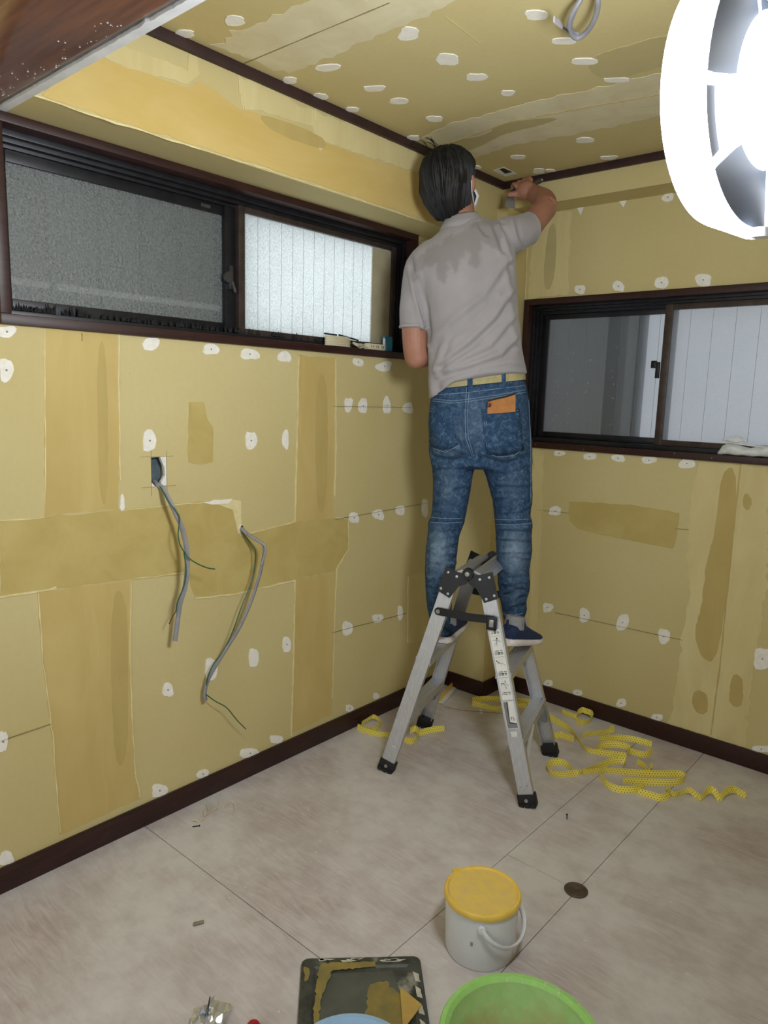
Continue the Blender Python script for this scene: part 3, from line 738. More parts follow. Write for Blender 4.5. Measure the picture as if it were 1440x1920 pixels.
def ladder():
    t = thing('step_ladder', 'aluminium folding step ladder with black hinges under the worker', 'step ladder')
    TOPZ = 0.752
    legs = {}
    for name, s1, s2 in (('A', -1, -1), ('B', 1, -1), ('C', -1, 1), ('D', 1, 1)):
        foot = LC + E1 * 0.263 * s1 + E2 * 0.212 * s2 + UP * 0.018
        top = LC + E1 * 0.062 * s1 + E2 * 0.150 * s2 + UP * TOPZ
        L = (top - foot).normalized(); W = (E1 - L * E1.dot(L)).normalized(); N = (L.cross(W)).normalized()
        if N.dot(E2 * s2) < 0: N = -N        # outward
        legs[name] = (foot, top, L, W, N)
        hw, dp, th = 0.0255, 0.024, 0.0022
        prof = [(-hw, 0), (hw, 0), (hw, -dp), (hw - th, -dp), (hw - th, -th), (-hw + th, -th), (-hw + th, -dp), (-hw, -dp)]
        rings = [[p + W * a + N * b for a, b in prof] for p in (foot, top)]
        leg = MB().loft(rings).build('leg', M_LALU, t, angle=20)
        # rubber shoe
        M = Matrix((( W.x, N.x, L.x, foot.x), (W.y, N.y, L.y, foot.y), (W.z, N.z, L.z, foot.z), (0, 0, 0, 1)))
        mb = MB(); mb.box((-0.031, -0.030, -0.012), (0.031, 0.004, 0.028), 0.004, M)
        for k in range(3):
            mb.box((-0.029 + 0.021 * k, -0.033, -0.0165), (-0.012 + 0.021 * k, 0.007, -0.004), 0.002, M)
        # keep the shoe on the floor
        for v in mb.bm.verts:
            if v.co.z < 0.0: v.co.z = 0.0
        rub = mb.build('rubber_foot', M_RUB, leg)
        MB().lathe([(0.0005, 0.0035), (0.006, 0.003), (0.0065, 0.0)], foot + L * 0.008 + N * 0.004, N, 12).build('rivet', M_RIVET, leg)
        for a in ((-0.010, 0.055), (0.012, 0.058)) if name in 'BD' else ((0.004, 0.06),):
            MB().lathe([(0.0005, 0.0018), (0.003, 0.0015), (0.0032, 0.0)], foot + L * a[1] + W * a[0] + N * 0.0, N, 10).build('rivet', M_RIVET, leg)
    def leg_at(n, z):
        f, tp, L, W, N = legs[n]; k = (z - f.z) / (tp.z - f.z); return f + (tp - f) * k
    # treads between the two legs of each side, and a lower bent brace
    for s, (n0, n1) in ((-1, 'AC'), (1, 'BD')):
        for z, dep in ((0.230, 0.052), (0.452, 0.056)):
            p0 = leg_at(n0, z - 0.012); p1 = leg_at(n1, z - 0.012); d = (p1 - p0).normalized()
            q = d.cross(UP).normalized()
            if q.dot(E1) < 0: q = -q
            p0 = p0 + d * 0.003; p1 = p1 - d * 0.003
            prof = [(-dep / 2, -0.030), (-dep / 2, 0.0), (dep / 2, 0.0), (dep / 2, -0.030), (dep / 2 - 0.003, -0.030), (dep / 2 - 0.003, -0.004), (-dep / 2 + 0.003, -0.004), (-dep / 2 + 0.003, -0.030)]
            mb = MB().loft([[p + q * a + UP * (b + 0.012) for a, b in prof] for p in (p0, p1)])
            for k in range(5):
                a = -dep / 2 + 0.008 + k * (dep - 0.016) / 4
                mb.loft([[p + q * (a + da) + UP * (0.012 + dz) for da, dz in ((-0.002, 0), (0.002, 0), (0.002, 0.0015), (-0.002, 0.0015))] for p in (p0, p1)])
            mb.build('tread', M_LALU, t, angle=20)
        # diagonal brace plates under the lower tread
        for n in (n0, n1):
            o = leg_at(n1 if n == n0 else n0, 0.225); p = leg_at(n, 0.10 if n == n0 else 0.13)
            d = (o - p); e = p + d * (0.42 if n == n0 else 0.36); e.z = 0.222
            MB().tube([p, e], 0.012, 4, flat=0.35, up=E1).build('brace', M_LALU, t, angle=20)
    # top: two ribbed half platforms running front to back
    zt = 0.768
    for s in (-1, 1):
        mb = MB(); inner, outer = 0.012, 0.070
        for sgn in (1,):
            prof = [(inner, 0.006), (inner + 0.006, 0.018), (outer - 0.012, 0.004), (outer, -0.012), (outer - 0.003, -0.014), (outer - 0.014, 0.0), (inner + 0.004, 0.012), (inner, 0.0)]
            mb.loft([[LC + E1 * s * a + E2 * y + UP * (zt + b) for a, b in prof] for y in (-0.148, 0.148)])
            for k in range(3):
                f = (k + 1) / 4; a = inner + 0.006 + f * (outer - 0.012 - inner - 0.006); b = 0.018 + f * (0.004 - 0.018)
                mb.loft([[LC + E1 * s * (a + da) + E2 * y + UP * (zt + b + dz) for da, dz in ((-0.002, 0), (0.002, -0.001), (0.002, 0.0015), (-0.002, 0.002))] for y in (-0.147, 0.147)])
        mb.build('top_step', M_LALU, t, angle=20)
    # hinge plates front and rear
    for s2 in (-1, 1):
        n0, n1 = ('A', 'B') if s2 < 0 else ('C', 'D')
        base = LC + E2 * s2 * 0.1545
        piv = base + UP * 0.776
        for s1, n in ((-1, n0), (1, n1)):
            f, tp, L, W, N = legs[n]
            def P(a, b): return tp + W * a + L * b + N * 0.0
            inn = -s1     # toward the middle
            pl = [P(-s1 * -0.031, -0.062), P(inn * 0.018, -0.070), P(inn * 0.036, -0.018), P(inn * 0.058, 0.000), P(inn * 0.066, 0.018), P(inn * 0.052, 0.030), P(inn * 0.012, 0.028), P(-inn * 0.031, 0.032), P(-inn * 0.033, -0.02)]
            h = MB().prism(pl, N, 0.004).build('hinge_plate', M_LBLK, t, angle=30)
            for a, b in ((inn * 0.018, 0.012), (-inn * 0.016, 0.014), (inn * 0.008, -0.058), (-inn * 0.022, -0.050)):
                MB().lathe([(0.0005, 0.0025), (0.0048, 0.002), (0.0052, 0.0)], P(a, b) + N * 0.004, N, 12).build('rivet', M_RIVET, h)
        N = Vector(-E2) if s2 < 0 else Vector(E2)
        MB().lathe([(0.001, 0.008), (0.019, 0.008), (0.020, 0.002), (0.020, -0.006), (0.001, -0.006)], piv + N * 0.004, N, 28).build('pivot_boss', M_LBLK, t)
        MB().lathe([(0.001, 0.0125), (0.008, 0.012), (0.009, 0.008)], piv + N * 0.004, N, 16).build('pivot_bolt', M_RIVET, t)
        # locking bar across the legs
        a = leg_at(n0, 0.628) + legs[n0][4] * 0.004; b = leg_at(n1, 0.628) + legs[n1][4] * 0.004
        mid = (a + b) / 2 - UP * 0.004; d = (b - a).normalized(); v = N.cross(d)
        if v.z < 0: v = -v
        for p, q, off in ((a - d * 0.004, mid + d * 0.012, 0.000), (mid - d * 0.012, b + d * 0.004, 0.0035)):
            dd = (q - p).normalized(); vv = N.cross(dd); vv = vv if vv.z > 0 else -vv
            pts = []
            for k in range(9): an = math.pi / 2 + math.pi * k / 8; pts.append(p + dd * math.cos(an) * 0.014 + vv * math.sin(an) * 0.014)
            for k in range(9): an = -math.pi / 2 + math.pi * k / 8; pts.append(q + dd * math.cos(an) * 0.014 + vv * math.sin(an) * 0.014)
            bar = MB().prism([x + N * off for x in pts], N, 0.003).build('lock_bar', M_LBLK, t, angle=30)
            MB().lathe([(0.0005, 0.004), (0.0075, 0.0035), (0.008, 0.0)], (p if off == 0 else q) + N * (off + 0.003), N, 14).build('rivet', M_RIVET, bar)
        cb = b + d * 0.002 - v * 0.006
        Mx = Matrix(((d.x, N.x, v.x, cb.x), (d.y, N.y, v.y, cb.y), (d.z, N.z, v.z, cb.z), (0, 0, 0, 1)))
        ct = MB().box((-0.020, 0.006, -0.030), (0.016, 0.011, 0.018), 0.004, Mx).build('catch', M_LBLK, t)
        MB().box((-0.010, 0.011, -0.018), (0.006, 0.0125, 0.008), 0.002, Mx).build('catch_button', M_RIVET, ct)
    # warning stickers on the near right leg
    f, tp, L, W, N = legs['B']; LL = (tp - f).length
    def M_at(u, v, off=0.0008):
        o = f + L * ((u - 0.016) * LL) + W * v + N * off
        return Matrix(((W.x, L.x, N.x, o.x), (W.y, L.y, N.y, o.y), (W.z, L.z, N.z, o.z), (0, 0, 0, 1)))
    if W.cross(L).dot(N) < 0: pass
    st = MB().box((-0.019, -0.122, 0), (0.019, 0.122, 0.0006), 0.0, M_at(0.640, 0.0, 0.0)).build('warning_sticker', M_WHITE_ST, t, smooth=False)
    def rect(u, v0, v1, h0, h1, mat, off=0.0009, name='print'):
        MB().box((v0, h0, 0), (v1, h1, 0.0002), 0, M_at(u, 0, off)).build(name, mat, st, smooth=False)
    def fig(u, parts, sc=1.0, cy=0.0):
        mb = MB()
        Mq = M_at(u, 0, 0.0009)
        for kind, pts, r in parts:
            P3 = [Mq @ Vector((x * sc, (y + cy) * sc, 0)) for x, y in pts]
            if kind == 'l': mb.tube(P3, r * sc, 5, flat=0.15, up=N)
            else: mb.lathe([(0.0002, 0.0003), (r * sc, 0.0002), (r * sc, 0.0)], P3[0], N, 12)
        mb.build('pictogram', M_INK, st, smooth=False)
    for u0, txt in ((0.773, '\u25b3\u8b66\u544a'), (0.678, '\u25b3\u8b66\u544a'), (0.584, '\u25b3\u8b66\u544a')):
        text_mesh(txt, 0.0105, M_at(u0 + 0.012, 0.0, 0.001), M_INK, 'lettering', st)
        rect(u0 - 0.003, -0.017, 0.017, -0.0004, 0.0004, M_GREY_ST)
        for j in range(2):
            for k in range(9):
                w = 0.0026; x0 = -0.0150 + 0.0034 * k
                if (k * 7 + j * 3) % 5: rect(u0 - 0.070 - 0.0075 * j, x0, x0 + w, -0.0012, 0.0012, M_INK)
    fig(0.742, [('d', [(0.002, 0.016)], 0.0028), ('l', [(0.002, 0.012), (-0.001, 0.001)], 0.0024), ('l', [(-0.014, 0.012), (0.002, 0.011), (0.014, 0.004)], 0.0015),
                ('l', [(-0.001, 0.001), (-0.012, -0.006)], 0.0018), ('l', [(0.0, 0.001), (-0.002, -0.010)], 0.0018)], 1.0, -0.003)
    fig(0.646, [('l', [(-0.010, 0.006), (-0.004, 0.002)], 0.0042), ('l', [(-0.004, 0.002), (0.002, -0.001)], 0.0018), ('l', [(-0.001, -0.009), (0.005, 0.002), (0.014, -0.008)], 0.0012), ('d', [(-0.0125, 0.009)], 0.0022)])
    fig(0.550, [('l', [(0.003, 0.014), (0.003, 0.004)], 0.0030), ('l', [(0.003, -0.003), (0.003, -0.014)], 0.0030), ('l', [(-0.013, -0.002), (-0.011, 0.005), (-0.004, 0.005), (0.0, -0.001)], 0.0030), ('l', [(0.006, 0.001), (0.013, -0.004)], 0.0016)])
    # angle diagram: grey field with a white wedge
    g = MB().box((-0.019, -0.047, 0), (0.019, 0.047, 0.0005), 0, M_at(0.412, 0.0, 0.0)).build('angle_sticker', M_WHITE_ST, t, smooth=False)
    MB().box((-0.0175, -0.0455, 0), (0.0175, 0.0455, 0.0002), 0, M_at(0.412, 0, 0.0006)).build('grey_field', M_GREY_ST, g, smooth=False)
    Mq = M_at(0.412, 0, 0.0009)
    MB().prism([Mq @ Vector(p) for p in ((-0.002, 0.0455, 0), (0.0175, 0.0455, 0), (0.0175, -0.030, 0), (-0.006, -0.024, 0))], N, 0.0002).build('white_wedge', M_WHITE_ST, g, smooth=False)
    MB().prism([Mq @ Vector(p) for p in ((-0.006, 0.0455, 0), (-0.002, 0.0455, 0), (-0.006, -0.024, 0), (-0.0085, -0.025, 0))], N, 0.0003).build('wedge_edge', M_INK, g, smooth=False)
    MB().prism([Mq @ Vector(p) for p in ((-0.0085, -0.024, 0), (0.0175, -0.030, 0), (0.0175, -0.033, 0), (-0.0085, -0.0275, 0))], N, 0.0003).build('wedge_edge', M_INK, g, smooth=False)
    text_mesh('75.', 0.0155, M_at(0.412 - 0.018, 0.006, 0.0013), M_INK, 'lettering', g)
    for k in range(3):
        MB().box((-0.010 + 0.007 * k, -0.009, 0), (-0.0045 + 0.007 * k, 0.009, 0.0002), 0, M_at(0.325, 0, 0.0004)).build('worn_mark', M_WHITE_ST, g, smooth=False)
    return t
ladder()
# ------------------------------------------------------------------ things on the floor
def flo(q, z=0.0): return Vector(on(q, 2, z))
M_YEL = simple('yellow_lid', (236, 202, 96), (226, 190, 82), rough=0.45, scale=30, bump=0.05)
M_YELTOP = simple('yellow_lid_scuffed', (230, 198, 100), (216, 190, 122), rough=0.55, scale=38, lo=.4, hi=.75)
M_WPLAST = simple('white_plastic', (226, 228, 230), (216, 218, 222), rough=0.38, scale=8)
# bucket
def bucket():
    t = thing('bucket', 'white plastic bucket with a yellow lid standing on the floor', 'bucket')
    c = (flo((832, 1772)) + flo((966, 1768))) / 2; c.z = 0
    c = flo((899, 1774)); r0, r1, h = 0.0865, 0.0915, 0.152
    MB().lathe([(r0 - 0.010, 0.0), (r0 - 0.002, 0.001), (r0, 0.006), (r0 + 0.002, 0.05), (r1, h - 0.012), (r1, h)], c, (0, 0, 1), 56).build('tub', M_WPLAST, t)
    zt = h
    lid = MB().lathe([(r1 - 0.004, zt - 0.009), (r1 + 0.0040, zt - 0.009), (r1 + 0.0048, zt - 0.006), (r1 + 0.0046, zt + 0.004), (r1 + 0.002, zt + 0.0072), (r1 - 0.003, zt + 0.0072), (r1 - 0.006, zt + 0.003)], c, (0, 0, 1), 64, cap=False).build('lid', M_YEL, t)
    MB().lathe([(r1 - 0.0062, zt - 0.004), (r1 - 0.0062, zt + 0.0032), (0.03, zt + 0.0036), (0.0005, zt + 0.0036)], c, (0, 0, 1), 64, cap=False).build('lid_top', M_YELTOP, lid)
    # pull tab on the far left of the rim
    d = (Vector(CR) * -0.55 + Vector((CF[0], CF[1], 0)) * 0.8); d.z = 0; d.normalize(); e = Vector((-d.y, d.x, 0))
    a = c + d * (r1 + 0.003) + UP * (zt - 0.004)
    MB().prism([a - e * 0.013, a + d * 0.012 - e * 0.010, a + d * 0.012 + e * 0.010, a + e * 0.013], UP, 0.006).build('pull_tab', M_YEL, lid)
    # handle hanging down on the right
    rt = Vector((CR[0], CR[1], 0)).normalized(); fr = -Vector((CF[0], CF[1], 0)).normalized()
    n0 = (fr * 0.95 - rt * 0.12).normalized(); n1 = (-fr * 0.12 + rt * 0.99).normalized()
    p0 = c + n0 * (r1 + 0.003) + UP * (h - 0.032); p1 = c + n1 * (r1 + 0.003) + UP * (h - 0.032)
    mid = (n0 + n1).normalized()
    pts = []
    for k in range(25):
        f = k / 24; an = math.pi * f
        q = p0 * (0.5 + 0.5 * math.cos(an)) + p1 * (0.5 - 0.5 * math.cos(an))
        q = q + mid * math.sin(an) * 0.050 - UP * math.sin(an) * 0.048
        pts.append(q)
    MB().tube(pts, 0.0088, 8, flat=0.45, up=UP).build('handle', M_WPLAST, t)
    for p, nn in ((p0, n0), (p1, n1)):
        MB().lathe([(0.0005, 0.005), (0.009, 0.004), (0.011, -0.002)], p, nn, 14).build('handle_lug', M_WPLAST, t)
    MB().box((-0.0025, -0.0025, 0), (0.0025, 0.0008, 0.010), 0.0, Matrix.Translation(c + (fr * 0.93 - rt * 0.37).normalized() * (r0 + 0.002) + UP * 0.07)).build('scuff_mark', simple('grey_scuff', (150, 150, 148)), t, smooth=False)
    return t
bucket()

# floor cap
def cap():
    t = thing('floor_cap', 'round dark brown screw cap set on the floor joint', 'floor cap')
    c = flo((1080, 1670)); m = simple('cap_bronze', (98, 84, 72), (72, 62, 54), rough=0.5, metal=0.2, scale=60, bump=0.1)
    MB().lathe([(0.033, 0.0), (0.0335, 0.003), (0.030, 0.0055), (0.027, 0.006), (0.025, 0.0045), (0.0005, 0.005)], c, UP, 40).build('cap_body', m, t)
    MB().box((-0.018, -0.003, 0.0046), (0.018, 0.003, 0.0062), 0.001, Matrix.Translation(c) @ Matrix.Rotation(0.8, 4, 'Z')).build('grip_bar', m, t)
cap()

# black mixing board with putty
def tray():
    t = thing('mixing_board', 'black plasterer mixing board smeared with yellow putty', 'mixing board')
    a, b = flo((566, 1796), 0.012), flo((787, 1791), 0.012)
    ex = (b - a); w = ex.length; ex.normalize(); ey = Vector((-ex.y, ex.x, 0))
    if ey.dot(Vector((CF[0], CF[1], 0))) > 0: ey = -ey
    hgt = 0.34
    m = NT('blackened_board'); v = m.coord(); f = m.noise(v, 26, 5, 0.7); g = m.noise(v, 9, 4, 0.6)
    c = m.ramp(f, [(0.35, (44, 46, 44)), (0.62, (74, 78, 74))])
    c = m.mix(m.maprange(g, 0.58, 0.66, 0, 0.7), c, (170, 168, 158)); m.color(c); m.set(rough=0.45)
    def rr(x0, x1, y0, y1, r):
        out = []
        for cx, cy, s in ((x1 - r, y0 + r, -math.pi / 2), (x1 - r, y1 - r, 0), (x0 + r, y1 - r, math.pi / 2), (x0 + r, y0 + r, math.pi)):
            for k in range(6):
                an = s + math.pi / 2 * k / 5; out.append((cx + r * math.cos(an), cy + r * math.sin(an)))
        return out
    def ring(off, z, r): return [a + ex * x + ey * y + UP * (z - 0.012) for x, y in rr(off, w - off, off, hgt - off, max(r - off, 0.002))]
    MB().loft([ring(0.004, 0.0, 0.018), ring(0.0, 0.004, 0.018), ring(0.0, 0.010, 0.018), ring(0.006, 0.013, 0.018), ring(0.028, 0.013, 0.02), ring(0.034, 0.0095, 0.02)]).build('board', m.m, t, angle=25)
    M_SLATE = simple('slate_grey_putty_film', (92, 95, 88), (76, 79, 74), rough=0.5, scale=14)
    M_PY = simple('yellow_putty', (150, 132, 70), (124, 114, 70), rough=0.55, scale=25, bump=0.1)
    M_PW = simple('white_dry_putty', (206, 204, 192), (180, 176, 160), rough=0.7, scale=50, bump=0.2)
    rs = random.Random(4)
    def film(poly, z, mat, name, jit=0.002, th=0.0012):
        P = outline(poly, jit * 0.6, rs, 0.008)
        MB().prism([a + ex * x + ey * y + UP * (z - 0.012) for x, y in P], UP, th).build(name, mat, t, smooth=False)
    film([(0.05, 0.05), (w - 0.07, 0.045), (w - 0.05, 0.15), (w - 0.06, 0.30), (0.04, 0.30)], 0.0095, M_SLATE, 'putty_film', 0.001)
    film([(w * 0.56, 0.085), (w * 0.70, 0.075), (w - 0.055, 0.12), (w - 0.05, 0.24), (w * 0.66, 0.24), (w * 0.50, 0.20)], 0.0107, M_PY, 'putty_smear', 0.004)
    film([(0.040, 0.030), (0.055, 0.018), (w * 0.6, 0.020), (w * 0.62, 0.034), (0.075, 0.042), (0.050, 0.12), (0.042, 0.28), (0.030, 0.28)], 0.0128, M_PY, 'putty_rim', 0.003)
    film([(0.006, 0.03), (0.018, 0.035), (0.022, 0.06), (0.010, 0.075)], 0.013, M_PY, 'putty_crumb', 0.002)
    for k in range(9):
        x = rs.uniform(0.0, w - 0.02); y = rs.uniform(0.004, 0.016)
        film([(x, y), (x + rs.uniform(.01, .04), y + rs.uniform(-.002, .003)), (x + rs.uniform(.01, .03), y + 0.006), (x + .003, y + 0.006)], 0.0129, M_PW, 'putty_crumb', 0.001, 0.0008)
    for k in range(6):
        y = 0.05 + 0.045 * k
        film([(w - 0.022, y), (w - 0.010, y + 0.01), (w - 0.008, y + 0.035), (w - 0.020, y + 0.03)], 0.0129, M_PW, 'putty_crumb', 0.0015, 0.0008)
    # triangular flexible spreader lying on the putty
    s = thing('putty_spreader', 'ochre triangular putty spreader lying on the black mixing board', 'spreader')
    P = [(w * 0.80, 0.105), (w * 0.80 + 0.006, 0.105), (w - 0.012, 0.150), (w - 0.03, 0.175), (w * 0.79, 0.215)]
    MB().prism([a + ex * x + ey * y + UP * 0.0022 for x, y in P], UP, 0.0022).build('spreader_blade', simple('ochre_plastic', (200, 168, 92), (188, 156, 86), rough=0.45), s, smooth=False)
tray()

# basins
def basin(name, label, center, R, h, mat, mat_in, rim_tilt=0.0, crumbs=None):
    t = thing(name, label, 'basin')
    c = Vector(center)
    MB().lathe([(R * 0.66, 0.0), (R * 0.70, 0.004), (R * 0.90, h * 0.6), (R * 0.985, h - 0.008), (R, h - 0.006), (R + 0.004, h - 0.002), (R + 0.001, h + 0.003), (R - 0.008, h + 0.003), (R - 0.016, h - 0.006)], c, UP, 72, cap=False).build('rim_and_shell', mat, t)
    bmo = MB().lathe([(R - 0.0155, h - 0.005), (R * 0.87, h * 0.58), (R * 0.68, 0.014), (R * 0.6, 0.010), (0.0005, 0.010)], c, UP, 72, cap=False).build('bowl_inside', mat_in, t)
    return t, c
def green_inside():
    m = NT('green_plastic_dusty'); v = m.coord(); f = m.noise(v, 7, 5, 0.65); g = m.noise(v, 40, 4, 0.7)
    geo = m.node('ShaderNodeSeparateXYZ'); tc = m.node('ShaderNodeTexCoord'); m.link(tc.outputs['Object'], geo.inputs[0])
    c = m.ramp(g, [(0.3, (160, 204, 128)), (0.7, (180, 212, 150))])
    sed = m.node('ShaderNodeMath', operation='ADD'); m.link(m.maprange(geo.outputs['Z'], 0.0, 0.11, 0.75, -0.25), sed.inputs[0]); m.link(m.maprange(f, 0.3, 0.7, -0.3, 0.35), sed.inputs[1])
    c = m.mix(m.maprange(sed.outputs[0], 0.2, 0.6, 0, 0.85), c, (178, 164, 112))
    c = m.mix(m.maprange(g, 0.62, 0.75, 0, 0.5), c, (206, 200, 176))
    m.color(c); m.set(rough=0.5); return m.m
def green_rim():
    m = NT('green_plastic_rim'); v = m.coord(); g = m.noise(v, 45, 4, 0.7)
    c = m.ramp(g, [(0.3, (162, 216, 124)), (0.6, (150, 206, 112))]); c = m.mix(m.maprange(g, 0.56, 0.68, 0, 0.75), c, (214, 220, 196))
    m.color(c); m.set(rough=0.4); return m.m
GZ = 0.115
gp = [on(q, 2, GZ) for q in ((835, 1890), (940, 1827), (1110, 1912))]
(x1, y1), (x2, y2), (x3, y3) = [(p[0], p[1]) for p in gp]
A = np.array([[x2 - x1, y2 - y1], [x3 - x1, y3 - y1]]); bb = 0.5 * np.array([x2**2 - x1**2 + y2**2 - y1**2, x3**2 - x1**2 + y3**2 - y1**2])
cc = np.linalg.solve(A, bb); RG = float(np.hypot(cc[0] - x1, cc[1] - y1))
basin('basin', 'bright green plastic basin with a dusty inside at the bottom edge', (cc[0], cc[1], 0), RG, GZ, green_rim(), green_inside())
BZ = 0.125
gp = [on(q, 2, BZ) for q in ((600, 1916), (665, 1903), (735, 1918))]
(x1, y1), (x2, y2), (x3, y3) = [(p[0], p[1]) for p in gp]
A = np.array([[x2 - x1, y2 - y1], [x3 - x1, y3 - y1]]); bb = 0.5 * np.array([x2**2 - x1**2 + y2**2 - y1**2, x3**2 - x1**2 + y3**2 - y1**2])
cb = np.linalg.solve(A, bb); RB = float(np.hypot(cb[0] - x1, cb[1] - y1))
print('basins', cc, RG, cb, RB)
M_BLUE = simple('blue_plastic', (156, 190, 224), (144, 180, 216), rough=0.35, scale=12)
RB = min(max(RB, 0.09), 0.13); top = np.array(on((665, 1903), 2, BZ)); dirn = np.array([CF[0], CF[1]]); dirn /= np.linalg.norm(dirn)
basin('tub', 'light blue plastic tub rim in front of the black mixing board', (top[0] - dirn[0] * RB, top[1] - dirn[1] * RB, 0.0142), RB, BZ - 0.0142, M_BLUE, M_BLUE)

# foil wrapper with a drill bit, red knob
def foil():
    t = thing('foil_wrapper', 'crumpled silver foil wrapper lying on the bare floor', 'foil wrapper')
    m = NT('silver_foil'); f = m.noise(m.coord(), 60, 3); m.color((220, 222, 226)); m.set(metal=0.85, rough=0.34); m.bump(f, 0.25, 0.004)
    rs = random.Random(12); bm = bmesh.new(); nx, ny = 12, 9; a = flo((368, 1893)); b = flo((432, 1899)); ex = (b - a); ey = Vector((-ex.y, ex.x, 0)) * -1.25
    vs = [[bm.verts.new(a + ex * (i / nx) + ey * (j / ny) * 1.0 + ex.normalized() * rs.gauss(0, .003) + ey.normalized() * (rs.gauss(0, .004) - (0.012 if j == 0 and i > 3 else 0)) + UP * (0.002 + abs(rs.gauss(0, 0.007)) + 0.012 * math.sin(3.1 * i / nx))) for j in range(ny + 1)] for i in range(nx + 1)]
    for i in range(nx):
        for j in range(ny): bm.faces.new((vs[i][j], vs[i + 1][j], vs[i + 1][j + 1], vs[i][j + 1]))
    me = bpy.data.meshes.new('foil_sheet'); bm.to_mesh(me); bm.free()
    o = mobj('foil_sheet', me, m.m, t, smooth=False); md = o.modifiers.new('s', 'SOLIDIFY'); md.thickness = 0.0006
    d = thing('drill_bit', 'thin dark drill bit sticking out of the foil wrapper', 'drill bit')
    p, q = flo((394, 1868), 0.045), flo((386, 1912), 0.012)
    MB().tube([q, p + (q - p) * 0.55], 0.0032, 10).build('shank', M_METAL_DULL, d)
    MB().tube([p + (q - p) * 0.57, p + (q - p) * 0.04, p], [0.0016, 0.0016, 0.0004], 10).build('bit', M_BLACKMETAL, d)
    r = thing('red_knob', 'glossy red knob peeking in at the bottom edge', 'knob')
    c = flo((475, 1925), 0.02); c.z = 0
    MB().lathe([(0.010, 0.0), (0.0165, 0.004), (0.0175, 0.012), (0.0165, 0.020), (0.012, 0.027), (0.0005, 0.030)], c, UP, 28).build('knob_body', simple('red_gloss', (176, 26, 46), (160, 20, 40), rough=0.2), r)
    MB().lathe([(0.0182, 0.008), (0.0188, 0.010), (0.0182, 0.012)], c, UP, 28, closed=True).build('knob_collar', M_BLACKMETAL, r)
foil()

# loose screws
def screw(q0, q1, label, mat):
    t = thing('screw', label, 'screw', 'loose screws on the floor')
    h, p = flo(q0, 0.0035), flo(q1, 0.0015); d = (p - h).normalized()
    MB().tube([h + d * 0.003, h + d * 0.006, p - d * 0.004, p], [0.0018, 0.0016, 0.0016, 0.0003], 8).build('shank', mat, t)
    MB().lathe([(0.0005, 0.0), (0.0035, 0.0), (0.0032, 0.0012), (0.0014, 0.0035)], h, d, 12).build('head', mat, t)
M_GREENSC = simple('green_coated_steel', (52, 78, 70), rough=0.4, metal=0.5)
screw((1063, 1527), (1063, 1537), 'small green screw lying on the floor right of the ladder', M_GREENSC)
screw((375, 1548), (360, 1550), 'small dark screw lying by the left baseboard', M_BLACKMETAL)
c = flo((373, 1731))
tag(MB().tube([flo((363, 1733), 0.005), flo((382, 1728), 0.005)], [0.005, 0.0042], 10).build('wall_plug', simple('olive_plastic', (140, 132, 104), rough=0.6)), 'small olive plastic plug lying alone on the floor', 'wall plug')

# wood shavings by the left baseboard
M_SHAV = simple('pale_wood_shaving', (234, 218, 190), (216, 198, 168), rough=0.7)
SH = [([(360, 1538), (372, 1541), (384, 1536), (390, 1525), (392, 1516)], 'long pale wood curl nearest the dark screw'),
      ([(380, 1520), (383, 1530), (389, 1528), (392, 1522), (387, 1510)], 'tight pale wood curl touching the long one'),
      ([(398, 1522), (408, 1516), (411, 1507), (409, 1503)], 'hook shaped pale wood curl by the left baseboard'),
      ([(420, 1516), (430, 1507), (437, 1506), (441, 1523)], 'arched pale wood curl furthest right of its heap'),
      ([(605, 1412), (608, 1400), (612, 1392)], 'tiny pale wood curl beneath the middle of the left wall')]
for pts, lb in SH:
    P = [flo(q, 0.003) for q in pts]; Q = spline(P, 6)
    Q = [Vector((p[0], p[1], 0.0025 + 0.006 * abs(math.sin(i * 0.5)))) for i, p in enumerate(Q)]
    tag(MB().ribbon(Q, [(0.3, 0.2, 1)] * len(Q), 0.0050, 0.0008).build('wood_shaving', M_SHAV), lb, 'wood shaving', 'pale wood shavings by the baseboard')
# crumbs of filler strewn over the floor
rs = random.Random(77); mb = MB()
for k in range(260):
    if rs.random() < 0.45: q = (rs.uniform(300, 640), rs.uniform(1430, 1640))
    elif rs.random() < 0.5: q = (rs.uniform(600, 1300), rs.uniform(1380, 1560))
    else: q = (rs.uniform(60, 1400), rs.uniform(1560, 1900))
    p = flo(q)
    if p.x < 0.015 or p.y > -0.03 or (q[1] > 1770 and 540 < q[0] < 1140): continue
    s = rs.uniform(0.0010, 0.0048); n = rs.randint(4, 6); a0 = rs.uniform(0, 6)
    mb.prism([p + Vector((math.cos(a0 + 6.283 * i / n) * s * rs.uniform(.6, 1.3), math.sin(a0 + 6.283 * i / n) * s * 0.6 * rs.uniform(.6, 1.3), 0)) for i in range(n)], UP, rs.uniform(0.0003, 0.001))
cr = mb.build('filler_crumbs', simple('filler_crumb', (226, 218, 196), (210, 200, 172), rough=0.8), smooth=False)
tag(cr, 'pale crumbs of dry filler strewn over the plywood floor', 'debris', kind='stuff')
